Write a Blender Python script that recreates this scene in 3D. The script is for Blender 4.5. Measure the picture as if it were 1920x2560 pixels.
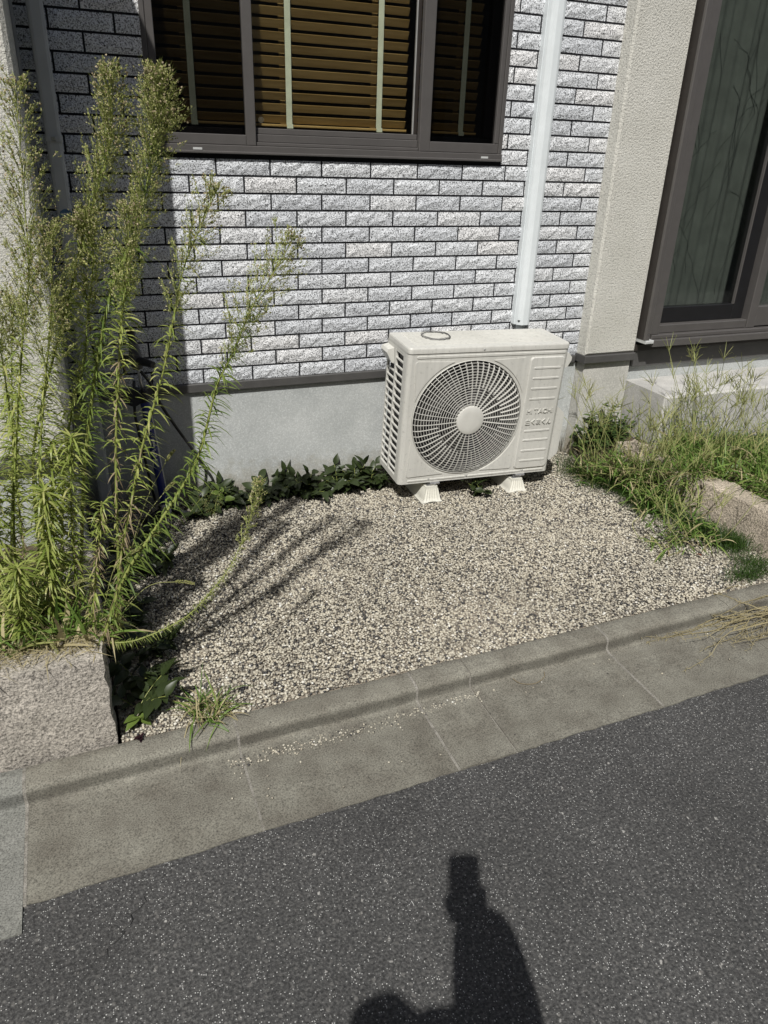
import bpy, math, random
import numpy as np
from mathutils import Vector, Matrix

# ---------------------------------------------------------------- scene, camera, light
for o in list(bpy.data.objects): bpy.data.objects.remove(o)
scn = bpy.context.scene
col = scn.collection
R_, S_ = math.radians, 0.2196            # S_: horizontal pitch of the wall bricks
ZB = 0.55                                # bottom of the brick cladding
PH = S_ * 0.2959                         # vertical pitch of the bricks

cam_d = bpy.data.cameras.new('camera')
cam_d.sensor_fit = 'VERTICAL'; cam_d.sensor_height = 36.0; cam_d.sensor_width = 27.0
cam_d.lens = 1869.2 / 2560 * 36
cam_d.clip_start = 0.005; cam_d.clip_end = 500
cam = bpy.data.objects.new('camera', cam_d); col.objects.link(cam)
CAM = Vector((-1.1491, -3.2816, 1.5200))
RT, DN, FW = Vector((0.9277, -0.3720, 0.0322)), Vector((-0.1367, -0.4184, -0.8979)), Vector((0.3475, 0.8286, -0.4390))
m = Matrix((RT, -DN, -FW)).transposed().to_4x4(); m.translation = CAM
cam.matrix_world = m
scn.camera = cam

SUN = Vector((0.3331, 0.5382, -0.7742)).normalized()      # direction the light travels
w = bpy.data.worlds.new('World'); scn.world = w; w.use_nodes = True
nt = w.node_tree; bg = nt.nodes['Background']
sky = nt.nodes.new('ShaderNodeTexSky'); sky.sky_type = 'NISHITA'; sky.sun_disc = False
sky.sun_elevation = math.asin(-SUN.z); sky.sun_rotation = math.atan2(-SUN.x, -SUN.y)
nt.links.new(sky.outputs[0], bg.inputs[0]); bg.inputs[1].default_value = 0.053; sky.dust_density = 2.5; sky.ozone_density = .6
sd = bpy.data.lights.new('sun', 'SUN'); sd.energy = 4.75; sd.angle = R_(0.53); sd.color = (1, .975, .935)
so = bpy.data.objects.new('sun', sd); col.objects.link(so)
so.rotation_mode = 'QUATERNION'; so.rotation_quaternion = SUN.to_track_quat('-Z', 'Y'); so.location = -SUN * 20
scn.view_settings.view_transform = 'Standard'; scn.view_settings.look = 'None'
scn.view_settings.exposure = 0.04; scn.view_settings.gamma = 1.0
scn.view_settings.use_curve_mapping = False
scn.render.engine = 'CYCLES'
scn.cycles.transparent_max_bounces = 24

# ---------------------------------------------------------------- node materials
def new_mat(name):
    mt = bpy.data.materials.new(name); mt.use_nodes = True
    return mt, mt.node_tree.nodes, mt.node_tree.links, mt.node_tree.nodes['Principled BSDF']
def N(nodes, t, **kw):
    n = nodes.new(t)
    for k, v in kw.items():
        if k.startswith('i_'):
            key = k[2:]
            n.inputs[int(key) if key.isdigit() else key.replace('_', ' ')].default_value = v
        else: setattr(n, k, v)
    return n
def ramp(nodes, stops, interp='LINEAR'):
    r = nodes.new('ShaderNodeValToRGB'); r.color_ramp.interpolation = interp
    e = r.color_ramp.elements
    while len(e) < len(stops): e.new(0.5)
    for x, (p, c) in zip(e, stops):
        x.position = p; x.color = (*c, 1) if len(c) == 3 else c
    return r
def g(v): return (v, v, v)
def coords(nodes, links, rnd=False, scale=(1, 1, 1)):
    tc = nodes.new('ShaderNodeTexCoord'); out = tc.outputs['Object']
    if rnd:
        oi = nodes.new('ShaderNodeObjectInfo')
        ml = N(nodes, 'ShaderNodeMath', operation='MULTIPLY', i_1=37.0); links.new(oi.outputs['Random'], ml.inputs[0])
        va = N(nodes, 'ShaderNodeVectorMath', operation='ADD'); links.new(out, va.inputs[0]); links.new(ml.outputs[0], va.inputs[1]); out = va.outputs[0]
    if scale != (1, 1, 1):
        vm = N(nodes, 'ShaderNodeVectorMath', operation='MULTIPLY', i_1=scale); links.new(out, vm.inputs[0]); out = vm.outputs[0]
    return out
def noise(nodes, links, vec, scale, detail=4, rough=.55):
    n = N(nodes, 'ShaderNodeTexNoise', i_Scale=scale, i_Detail=detail, i_Roughness=rough); links.new(vec, n.inputs['Vector']); return n
def mixc(nodes, links, fac, a, b, mode='MIX'):
    mx = N(nodes, 'ShaderNodeMix', data_type='RGBA', blend_type=mode)
    for sock, v in ((mx.inputs[0], fac), (mx.inputs[6], a), (mx.inputs[7], b)):
        if hasattr(v, 'links'): links.new(v, sock)
        else: sock.default_value = v if not isinstance(v, tuple) else (*v, 1)
    return mx.outputs[2]
def bump(nodes, links, bsdf, h, strength, dist):
    b = N(nodes, 'ShaderNodeBump', i_Strength=strength, i_Distance=dist); links.new(h, b.inputs['Height']); links.new(b.outputs[0], bsdf.inputs['Normal']); return b

def plain(name, c, rough=.5, metal=0, var=.12, vscale=18, bstr=0, bscale=200, spec=.5, rnd=False):
    mt, n, l, b = new_mat(name); v = coords(n, l, rnd)
    nz = noise(n, l, v, vscale, 5)
    r = ramp(n, [(.3, tuple(x * (1 - var) for x in c)), (.7, tuple(min(1, x * (1 + var)) for x in c))]); l.new(nz.outputs[0], r.inputs[0])
    l.new(r.outputs[0], b.inputs['Base Color']); b.inputs['Roughness'].default_value = rough; b.inputs['Metallic'].default_value = metal
    b.inputs['Specular IOR Level'].default_value = spec
    if bstr:
        n2 = noise(n, l, v, bscale, 3); bump(n, l, b, n2.outputs[0], bstr, .002)
    return mt

def granite_brick():
    mt, n, l, b = new_mat('granite_tile'); v = coords(n, l, True)
    n1 = noise(n, l, v, 210, 2, .6); r1 = ramp(n, [(.35, g(.03)), (.43, g(.40)), (.56, g(.80))]); l.new(n1.outputs[0], r1.inputs[0])
    n2 = noise(n, l, v, 90, 3, .7); r2 = ramp(n, [(.30, g(.45)), (.45, g(1.0))]); l.new(n2.outputs[0], r2.inputs[0])
    c = mixc(n, l, .5, r1.outputs[0], r2.outputs[0], 'MULTIPLY')
    oi = n.new('ShaderNodeObjectInfo'); ro = ramp(n, [(0, (.80, .83, .87)), (.5, (.93, .96, .99)), (1, (1, 1, 1))]); l.new(oi.outputs['Random'], ro.inputs[0])
    l.new(mixc(n, l, 1.0, c, ro.outputs[0], 'MULTIPLY'), b.inputs['Base Color'])
    b.inputs['Roughness'].default_value = .72
    vs = coords(n, l, True, (1, 1, 1.5)); n3 = noise(n, l, vs, 75, 5, .65); bump(n, l, b, n3.outputs[0], .75, .006)
    return mt
def granite_block(name, tint):
    mt, n, l, b = new_mat(name); v = coords(n, l, True)
    n1 = noise(n, l, v, 150, 3, .65); r1 = ramp(n, [(.34, tuple(.25 * t for t in tint)), (.44, tuple(.6 * t for t in tint)), (.58, tint)]); l.new(n1.outputs[0], r1.inputs[0])
    n2 = noise(n, l, v, 6, 4); r2 = ramp(n, [(.3, g(.7)), (.7, g(1.0))]); l.new(n2.outputs[0], r2.inputs[0])
    l.new(mixc(n, l, 1.0, r1.outputs[0], r2.outputs[0], 'MULTIPLY'), b.inputs['Base Color'])
    b.inputs['Roughness'].default_value = .85; n3 = noise(n, l, v, 70, 6, .7); bump(n, l, b, n3.outputs[0], 1.0, .014)
    return mt
def stucco():
    mt, n, l, b = new_mat('stucco'); v = coords(n, l)
    n1 = noise(n, l, v, 5, 4); r1 = ramp(n, [(.3, (.60, .59, .53)), (.7, (.68, .67, .61))]); l.new(n1.outputs[0], r1.inputs[0])
    n2 = noise(n, l, v, 120, 4, .7); r2 = ramp(n, [(.34, g(.50)), (.5, g(1))]); l.new(n2.outputs[0], r2.inputs[0])
    l.new(mixc(n, l, .8, r1.outputs[0], r2.outputs[0], 'MULTIPLY'), b.inputs['Base Color'])
    b.inputs['Roughness'].default_value = .95; bump(n, l, b, n2.outputs[0], 1.0, .010)
    return mt
def concrete(name, a, c, grain=260, bl=4.0, gl=.55):
    mt, n, l, b = new_mat(name); v = coords(n, l, True)
    n1 = noise(n, l, v, bl, 6, .6); r1 = ramp(n, [(.32, a), (.68, c)]); l.new(n1.outputs[0], r1.inputs[0])
    n2 = noise(n, l, v, grain, 3, .7); r2 = ramp(n, [(.3, g(gl)), (.52, g(1)), (.72, g(1.35))]); l.new(n2.outputs[0], r2.inputs[0])
    l.new(mixc(n, l, 1.0, r1.outputs[0], r2.outputs[0], 'MULTIPLY'), b.inputs['Base Color'])
    b.inputs['Roughness'].default_value = .9; bump(n, l, b, n2.outputs[0], .5, .003)
    return mt
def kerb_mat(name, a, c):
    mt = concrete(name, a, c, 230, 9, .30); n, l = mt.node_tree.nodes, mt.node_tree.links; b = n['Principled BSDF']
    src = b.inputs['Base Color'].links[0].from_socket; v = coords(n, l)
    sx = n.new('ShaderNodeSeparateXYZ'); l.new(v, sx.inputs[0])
    vs = coords(n, l, False, (3, 40, 40)); nz = noise(n, l, vs, 2.0, 4)           # darker band on the riser, set by height, streaky along the kerb
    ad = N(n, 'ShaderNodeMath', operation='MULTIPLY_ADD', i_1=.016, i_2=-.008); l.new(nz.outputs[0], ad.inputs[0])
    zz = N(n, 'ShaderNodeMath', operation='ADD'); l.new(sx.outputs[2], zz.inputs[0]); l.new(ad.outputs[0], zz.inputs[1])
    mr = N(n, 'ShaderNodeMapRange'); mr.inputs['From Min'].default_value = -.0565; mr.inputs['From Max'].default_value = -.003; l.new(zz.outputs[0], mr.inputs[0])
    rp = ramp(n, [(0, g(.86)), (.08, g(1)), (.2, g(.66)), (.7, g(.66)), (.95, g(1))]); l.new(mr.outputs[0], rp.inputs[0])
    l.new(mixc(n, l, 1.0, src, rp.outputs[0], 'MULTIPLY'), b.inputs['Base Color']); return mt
def splash(mt):
    n, l = mt.node_tree.nodes, mt.node_tree.links; b = n['Principled BSDF']; src = b.inputs['Base Color'].links[0].from_socket
    gp = n.new('ShaderNodeNewGeometry'); sx = n.new('ShaderNodeSeparateXYZ'); l.new(gp.outputs['Position'], sx.inputs[0]); nz = noise(n, l, gp.outputs['Position'], 22, 6, .7)
    ad = N(n, 'ShaderNodeMath', operation='MULTIPLY_ADD', i_1=-.32, i_2=.16); l.new(nz.outputs[0], ad.inputs[0]); zz = N(n, 'ShaderNodeMath', operation='ADD'); l.new(sx.outputs[2], zz.inputs[0]); l.new(ad.outputs[0], zz.inputs[1])
    rp = ramp(n, [(0, (.62, .56, .47)), (.07, (.82, .79, .73)), (.16, g(1))]); l.new(zz.outputs[0], rp.inputs[0])          # rain splash from the soil
    l.new(mixc(n, l, 1.0, src, rp.outputs[0], 'MULTIPLY'), b.inputs['Base Color']); return mt
def asphalt():
    mt, n, l, b = new_mat('asphalt'); v = coords(n, l)
    n1 = noise(n, l, v, 140, 4, .7); r1 = ramp(n, [(.30, (.010, .010, .010)), (.5, (.050, .0495, .048)), (.68, (.13, .128, .122))]); l.new(n1.outputs[0], r1.inputs[0])
    vo = N(n, 'ShaderNodeTexVoronoi', i_Scale=220.0); l.new(v, vo.inputs['Vector'])
    vr = N(n, 'ShaderNodeSeparateColor'); l.new(vo.outputs['Color'], vr.inputs[0])
    sel = ramp(n, [(.74, g(0)), (.80, g(1))]); l.new(vr.outputs[0], sel.inputs[0])
    ds = ramp(n, [(.20, g(1)), (.34, g(0))]); l.new(vo.outputs['Distance'], ds.inputs[0])
    f = N(n, 'ShaderNodeMath', operation='MULTIPLY'); l.new(sel.outputs[0], f.inputs[0]); l.new(ds.outputs[0], f.inputs[1])
    nd = noise(n, l, v, 90, 2); vd = N(n, 'ShaderNodeVectorMath', operation='MULTIPLY_ADD', i_1=(.016, .016, .016)); l.new(nd.outputs['Color'], vd.inputs[0]); l.new(v, vd.inputs[2])
    vb = N(n, 'ShaderNodeTexVoronoi', i_Scale=38.0); l.new(vd.outputs[0], vb.inputs['Vector'])
    vbr = N(n, 'ShaderNodeSeparateColor'); l.new(vb.outputs['Color'], vbr.inputs[0])
    selb = ramp(n, [(.86, g(0)), (.87, g(1))]); l.new(vbr.outputs[1], selb.inputs[0])
    dsb = ramp(n, [(.08, g(1)), (.17, g(0))]); l.new(vb.outputs['Distance'], dsb.inputs[0])
    fb = N(n, 'ShaderNodeMath', operation='MULTIPLY'); l.new(selb.outputs[0], fb.inputs[0]); l.new(dsb.outputs[0], fb.inputs[1])
    stone = ramp(n, [(0, (.015, .015, .016)), (.45, (.02, .02, .02)), (.55, (.13, .125, .115)), (.85, (.30, .29, .27)), (1, (.5, .49, .46))]); l.new(vbr.outputs[2], stone.inputs[0])
    c = mixc(n, l, f.outputs[0], r1.outputs[0], (.52, .52, .50)); c = mixc(n, l, fb.outputs[0], c, stone.outputs[0])
    vm = N(n, 'ShaderNodeTexVoronoi', i_Scale=85.0); l.new(v, vm.inputs['Vector'])
    vmr = N(n, 'ShaderNodeSeparateColor'); l.new(vm.outputs['Color'], vmr.inputs[0])
    sm_ = ramp(n, [(0, (.010, .010, .011)), (.35, (.05, .05, .05)), (.8, (.11, .105, .10)), (1, (.26, .25, .23))]); l.new(vmr.outputs[1], sm_.inputs[0])
    dm_ = ramp(n, [(.25, g(.38)), (.46, g(0))]); l.new(vm.outputs['Distance'], dm_.inputs[0])
    c = mixc(n, l, dm_.outputs[0], c, sm_.outputs[0])
    n4 = noise(n, l, v, 2.2, 6, .65); r4 = ramp(n, [(.3, g(.72)), (.7, g(1.2))]); l.new(n4.outputs[0], r4.inputs[0])
    l.new(mixc(n, l, 1.0, c, r4.outputs[0], 'MULTIPLY'), b.inputs['Base Color'])
    b.inputs['Roughness'].default_value = .8; bump(n, l, b, n1.outputs[0], .8, .006)
    return mt
def pebbles():
    mt, n, l, b = new_mat('pebble'); gm = n.new('ShaderNodeNewGeometry')
    r = ramp(n, [(0, (.03, .03, .033)), (.12, (.075, .072, .070)), (.22, (.21, .19, .16)), (.42, (.38, .345, .28)), (.64, (.50, .465, .385)), (.82, (.56, .525, .44)), (.94, (.52, .47, .37)), (1, (.78, .77, .73))])
    l.new(gm.outputs['Random Per Island'], r.inputs[0]); v = coords(n, l); nz = noise(n, l, v, 2.6, 5, .6); rr_ = ramp(n, [(.3, (.74, .74, .72)), (.5, (.88, .88, .86)), (.72, (1, .99, .95))]); l.new(nz.outputs[0], rr_.inputs[0])
    l.new(mixc(n, l, 1.0, r.outputs[0], rr_.outputs[0], 'MULTIPLY'), b.inputs['Base Color']); b.inputs['Roughness'].default_value = .6
    return mt
def leaf(name, a, c, trans=.35, rough=.5, d=None):
    mt, n, l, b = new_mat(name); gm = n.new('ShaderNodeNewGeometry')
    st = [(0, a), (.7 if d else 1, c)] + ([(1, d)] if d else [])
    r = ramp(n, st); l.new(gm.outputs['Random Per Island'], r.inputs[0])
    l.new(r.outputs[0], b.inputs['Base Color']); b.inputs['Roughness'].default_value = rough; b.inputs['Specular IOR Level'].default_value = .35
    tr = n.new('ShaderNodeBsdfTranslucent'); l.new(r.outputs[0], tr.inputs[0]); mx = N(n, 'ShaderNodeMixShader', i_0=trans)
    l.new(b.outputs[0], mx.inputs[1]); l.new(tr.outputs[0], mx.inputs[2]); l.new(mx.outputs[0], n['Material Output'].inputs[0])
    return mt
def glass(name, tint, gl=1.0):
    mt, n, l, b = new_mat(name); n.remove(b)
    t = N(n, 'ShaderNodeBsdfTransparent'); t.inputs[0].default_value = (*tint, 1)
    gs = N(n, 'ShaderNodeBsdfGlossy', i_Roughness=.01); gs.inputs[0].default_value = (gl, gl, gl, 1)
    fr = N(n, 'ShaderNodeFresnel'); mx = n.new('ShaderNodeMixShader')
    ge = n.new('ShaderNodeNewGeometry'); io = N(n, 'ShaderNodeMapRange'); io.inputs['To Min'].default_value = 1.5; io.inputs['To Max'].default_value = 1 / 1.5     # same index seen from either side of the thin pane
    l.new(ge.outputs['Backfacing'], io.inputs[0]); l.new(io.outputs[0], fr.inputs[0])
    l.new(fr.outputs[0], mx.inputs[0]); l.new(t.outputs[0], mx.inputs[1]); l.new(gs.outputs[0], mx.inputs[2]); l.new(mx.outputs[0], n['Material Output'].inputs[0])
    return mt
def wood(name, a, c):
    mt, n, l, b = new_mat(name); v = coords(n, l, True, (1, 12, 12)); nz = noise(n, l, v, 6, 5)
    r = ramp(n, [(.3, a), (.7, c)]); l.new(nz.outputs[0], r.inputs[0]); l.new(r.outputs[0], b.inputs['Base Color']); b.inputs['Roughness'].default_value = .45
    return mt
def ac_paint():
    mt, n, l, b = new_mat('ac_paint'); v = coords(n, l)
    n1 = noise(n, l, v, 3.5, 5); r1 = ramp(n, [(.3, (.50, .495, .455)), (.7, (.575, .57, .53))]); l.new(n1.outputs[0], r1.inputs[0])
    vs = coords(n, l, False, (60, 60, 2.0)); n2 = noise(n, l, vs, 1.0, 3); r2 = ramp(n, [(.36, g(.86)), (.55, g(1))]); l.new(n2.outputs[0], r2.inputs[0])
    n3 = noise(n, l, v, 60, 3, .7); r3 = ramp(n, [(.28, g(.60)), (.42, g(1))]); l.new(n3.outputs[0], r3.inputs[0])
    c = mixc(n, l, .5, r1.outputs[0], r2.outputs[0], 'MULTIPLY'); l.new(mixc(n, l, .55, c, r3.outputs[0], 'MULTIPLY'), b.inputs['Base Color'])
    b.inputs['Roughness'].default_value = .42
    return mt

M = dict(
    tile=granite_brick(), grout=plain('dark_grout', (.007, .0075, .010), .9), stucco=stucco(),
    found2=splash(concrete('pillar_base_mortar', (.40, .395, .36), (.50, .49, .45), 160, 2.5, .8)),
    found=splash(concrete('foundation_mortar', (.355, .372, .365), (.465, .482, .472), 160, 3.5, .85)), trim=plain('grey_flashing', (.085, .083, .08), .45, .2),
    conc=concrete('step_concrete', (.34, .335, .32), (.52, .51, .48), 180, 5, .8),
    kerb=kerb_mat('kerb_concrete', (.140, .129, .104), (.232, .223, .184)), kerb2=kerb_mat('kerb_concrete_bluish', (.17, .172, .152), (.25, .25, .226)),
    joint=concrete('joint_mortar', (.16, .15, .125), (.28, .265, .235), 250, 30, .35), asphalt=asphalt(), pebble=pebbles(),
    bed=plain('gravel_fines', (.22, .19, .15), .95, 0, .3, 60, .6, 120), soil=plain('soil', (.075, .055, .035), .95, 0, .4, 30, .8, 90),
    granite=granite_block('granite_grey', (.70, .645, .56)), granite2=granite_block('granite_pinkish', (.72, .62, .49)),
    frame=plain('bronze_aluminium', (.115, .108, .103), .38, .30, .06), frame_dk=plain('dark_bronze', (.030, .025, .022), .45, .2, .1), black=plain('black_sash', (.012, .012, .013), .35, 0, .1),
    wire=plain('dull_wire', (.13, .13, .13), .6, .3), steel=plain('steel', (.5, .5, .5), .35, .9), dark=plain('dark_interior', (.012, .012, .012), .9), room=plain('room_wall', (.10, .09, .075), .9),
    pipe_g=plain('grey_pvc', (.46, .47, .46), .45, 0, .05), pipe_w=plain('white_pvc', (.66, .70, .71), .35, 0, .04),
    ac=ac_paint(), ac_g=plain('ac_grille', (.55, .545, .505), .4, 0, .05), fan=plain('fan_plastic', (.055, .052, .05), .5), fins=plain('fin_aluminium', (.035, .036, .04), .5, .3),
    block=plain('block_plastic', (.60, .59, .52), .55, 0, .06), wood=wood('blind_wood', (.20, .130, .038), (.28, .195, .070)), tape=plain('ladder_tape', (.42, .46, .34), .8),
    glass=glass('clear_glass', (.98, .98, .97)), glass_d=glass('screened_glass', (.56, .56, .56)), glass_door=glass('door_glass', (.86, .88, .865)),
    curtain=plain('lace_curtain', (.082, .090, .080), .9, 0, .2, 9), thread=plain('curtain_pattern', (.012, .015, .014), .9),
    blue=plain('blue_paint', (.012, .022, .16), .3), white=plain('white_print', (.72, .72, .70), .5), blackp=plain('black_plastic', (.012, .012, .013), .4), silver=plain('silver_label', (.34, .34, .33), .4, .3),
    sticker=plain('blue_sticker', (.08, .17, .27), .5), skin=plain('skin', (.45, .28, .2), .5), shirt=plain('dark_shirt', (.05, .055, .07), .9), trousers=plain('trousers', (.04, .04, .045), .9), hair=plain('hair', (.012, .01, .009), .5),
    hw_stem=leaf('horseweed_stem', (.17, .21, .05), (.27, .29, .085), .1), hw_leaf=leaf('horseweed_leaf', (.17, .235, .045), (.36, .41, .115), .42, .40, (.50, .49, .20)),
    hw_leaf_dk=leaf('horseweed_leaf_deep', (.10, .16, .034), (.22, .28, .07), .40, .40), hw_bud=leaf('horseweed_bud', (.27, .30, .085), (.46, .46, .19), .35, .6, (.58, .53, .32)), hw_twig=leaf('horseweed_twig', (.19, .24, .055), (.33, .37, .11), .3),
    fluff=leaf('seed_fluff', (.36, .29, .17), (.50, .43, .30), .3, .9), dry=leaf('dry_leaf', (.16, .12, .07), (.38, .31, .19), .3, .7), straw=leaf('dry_straw', (.26, .22, .115), (.46, .40, .23), .25, .7),
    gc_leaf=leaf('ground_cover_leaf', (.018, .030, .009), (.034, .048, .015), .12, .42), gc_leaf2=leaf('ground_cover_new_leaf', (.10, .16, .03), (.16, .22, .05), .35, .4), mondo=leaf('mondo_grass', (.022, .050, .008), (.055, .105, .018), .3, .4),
    grass=leaf('grass_blade', (.075, .155, .026), (.20, .30, .07), .4, .40, (.38, .38, .15)), culm=leaf('grass_culm', (.24, .28, .09), (.46, .45, .20), .3, .6), mug=leaf('shrub_leaf', (.035, .07, .018), (.085, .13, .035), .3, .5),
    purple=leaf('purple_leaf', (.015, .006, .010), (.03, .012, .015), .1, .4), redleaf=plain('red_brown_leaf', (.17, .035, .012), .6))

# ---------------------------------------------------------------- mesh builder
WLOC = {}
class MB:
    def __init__(s): s.v = []; s.f = []; s.mi = []
    def add(s, vs, fs, mi=0):
        b = len(s.v); s.v.extend([tuple(x) for x in vs]); s.f.extend([tuple(i + b for i in f) for f in fs]); s.mi.extend([mi] * len(fs)); return s
    def box(s, x0, x1, y0, y1, z0, z1, mi=0):
        v = [(x, y, z) for z in (z0, z1) for y in (y0, y1) for x in (x0, x1)]
        return s.add(v, [(0, 2, 3, 1), (4, 5, 7, 6), (0, 1, 5, 4), (2, 6, 7, 3), (0, 4, 6, 2), (1, 3, 7, 5)], mi)
    def rbox(s, x0, x1, y0, y1, z0, z1, c=.003, mi=0):        # box with chamfered front (-y) and vertical/horizontal edges
        P = []
        for (y, k) in ((y0, c), (y0 + c, 0), (y1, 0)):
            P += [(x0 + k, y, z0 + k), (x1 - k, y, z0 + k), (x1 - k, y, z1 - k), (x0 + k, y, z1 - k)]
        F = [(0, 1, 2, 3), (11, 10, 9, 8)]
        for r in (0, 4):
            for i in range(4):
                j = (i + 1) % 4; F.append((r + j, r + i, r + 4 + i, r + 4 + j))
        return s.add(P, F, mi)
    def tube(s, pts, rad, n=6, cap=True, mi=0):
        pts = [Vector(p) for p in pts]; k = len(pts); rad = rad if hasattr(rad, '__len__') else [rad] * k
        ref = Vector((.31, .83, .47)).normalized(); V = []; F = []
        for i, p in enumerate(pts):
            t = (pts[min(i + 1, k - 1)] - pts[max(i - 1, 0)]).normalized()
            a = t.cross(ref)
            if a.length < .1: a = t.cross(Vector((1, 0, 0)))
            a.normalize(); b = t.cross(a)
            V += [p + (a * math.cos(2 * math.pi * j / n) + b * math.sin(2 * math.pi * j / n)) * rad[i] for j in range(n)]
        for i in range(k - 1):
            for j in range(n): F.append((i * n + j, i * n + (j + 1) % n, (i + 1) * n + (j + 1) % n, (i + 1) * n + j))
        if cap: F += [tuple(range(n))[::-1], tuple((k - 1) * n + j for j in range(n))]
        return s.add(V, F, mi)
    def prism(s, poly, y0, y1, mi=0, cham=0):                 # polygon in x,z extruded along y (y0 = front)
        n = len(poly); V = []
        if cham:
            cx = sum(p[0] for p in poly) / n; cz = sum(p[1] for p in poly) / n
            V += [(x - math.copysign(min(cham, abs(x - cx)), x - cx), y0, z - math.copysign(min(cham, abs(z - cz)), z - cz)) for x, z in poly]
            V += [(x, y0 + cham, z) for x, z in poly]
        else: V += [(x, y0, z) for x, z in poly]
        V += [(x, y1, z) for x, z in poly]
        L = len(V) // n; F = [tuple(range(n))]
        for k in range(L - 1):
            for i in range(n): j = (i + 1) % n; F.append((k * n + j, k * n + i, (k + 1) * n + i, (k + 1) * n + j))
        F.append(tuple(range((L - 1) * n, L * n))[::-1])
        return s.add(V, F, mi)
    def ribbon(s, base, d, L, wd, droop=.3, n=3, rng=random, side=None, fold=0):
        base = Vector(base); d = Vector(d).normalized()
        if side is None:
            side = d.cross(Vector((0, 0, 1)))
            if side.length < .05: side = Vector((1, 0, 0))
            side = (side.normalized() + Vector((rng.uniform(-.4, .4), rng.uniform(-.4, .4), rng.uniform(-.5, .5)))).normalized()
        V = []; F = []
        for i in range(n):
            t = i / n; p = base + d * L * t; p.z -= droop * L * t * t
            ww = wd * .5 * (.45 + .55 * min(1, t * 4)) * (1 - .55 * t * t)
            V += [p - side * ww, p + side * ww]
        p = base + d * L; p.z -= droop * L; V.append(p)
        for i in range(n - 1): F.append((2 * i, 2 * i + 1, 2 * i + 3, 2 * i + 2))
        F.append((2 * n - 2, 2 * n - 1, 2 * n)); return s.add(V, F)
    def bud(s, p, d, L, r):
        p = Vector(p); d = Vector(d).normalized(); a = d.cross(Vector((.3, .5, .81))).normalized(); b = d.cross(a)
        mid = p + d * L * .45
        return s.add([p, mid + a * r, mid - a * .5 * r + b * .87 * r, mid - a * .5 * r - b * .87 * r, p + d * L], [(0, 2, 1), (0, 3, 2), (0, 1, 3), (4, 1, 2), (4, 2, 3), (4, 3, 1)])
    def build(s, name, mat, parent=None, smooth=False, off=None, kind=None, autos=None, fixn=False):
        me = bpy.data.meshes.new(name); o_ = off if off is not None else (WLOC.get(parent.name, Vector()) if parent else Vector())
        v = np.array(s.v, dtype=np.float32).reshape(-1, 3) - np.array(o_, dtype=np.float32)
        me.from_pydata(v.tolist(), [], s.f)
        for mt in (mat if isinstance(mat, (list, tuple)) else [mat]): me.materials.append(M[mt] if isinstance(mt, str) else mt)
        if any(s.mi): me.polygons.foreach_set('material_index', s.mi)
        if smooth: me.polygons.foreach_set('use_smooth', [True] * len(me.polygons))
        if fixn:
            import bmesh
            b_ = bmesh.new(); b_.from_mesh(me); bmesh.ops.recalc_face_normals(b_, faces=b_.faces); b_.to_mesh(me); b_.free()
        if autos: me.set_sharp_from_angle(angle=R_(autos)) if smooth else None
        me.update()
        ob = bpy.data.objects.new(name, me); col.objects.link(ob)
        if parent: ob.parent = parent; WLOC[ob.name] = WLOC.get(parent.name, Vector()) if off is None else Vector(o_)
        if kind: ob['kind'] = kind
        return ob
def tag(o, label=None, cat=None, group=None, kind=None):
    for k, v in (('label', label), ('category', cat), ('group', group), ('kind', kind)):
        if v: o[k] = v
    return o
def thing(name, label, cat, loc=(0, 0, 0), group=None):
    o = bpy.data.objects.new(name, None); col.objects.link(o); o.location = loc; o.empty_display_size = .05
    WLOC[o.name] = Vector(loc); return tag(o, label, cat, group)
def local_thing(*a, **k):
    o = thing(*a, **k); WLOC[o.name] = Vector(); return o
def rng_of(s): return random.Random(s)

# ---------------------------------------------------------------- ground, road, kerb
KY = lambda x: -1.515 + .0255 * x                     # back line of the kerb
o_road = o = MB().add([(-40, -40, -.064), (40, -40, -.064), (40, -1.75, -.064), (-40, -1.75, -.064)], [(0, 1, 2, 3)]).build('road', 'asphalt'); tag(o, kind='structure')
o = MB().add([(-40, -40, -.35), (40, -40, -.35), (40, 40, -.35), (-40, 40, -.35)], [(0, 1, 2, 3)]).build('ground', 'soil'); tag(o, kind='structure')
rg = rng_of(21); V = []; F = []
for i in range(15):
    u = i / 14; x = -1.16 - .13 * u + rg.uniform(-.011, .011); y = -1.99 - .15 * u + rg.uniform(-.006, .006); wd = .0013 * math.sin(math.pi * u) + .0003; V += [(x - wd, y, -.0628), (x + wd, y + wd * .3, -.0628)]
for i in range(14): F.append((2 * i, 2 * i + 1, 2 * i + 3, 2 * i + 2))
MB().add(V, F).build('crack', 'black', o_road)
gb = MB().add([(-1.19, KY(-1.19), -.009), (1.45, KY(1.45), -.009), (1.45, .02, -.009), (-1.21, .02, -.009)], [(0, 1, 2, 3)]).build('gravel_bed', 'bed'); tag(gb, kind='structure')

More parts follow.
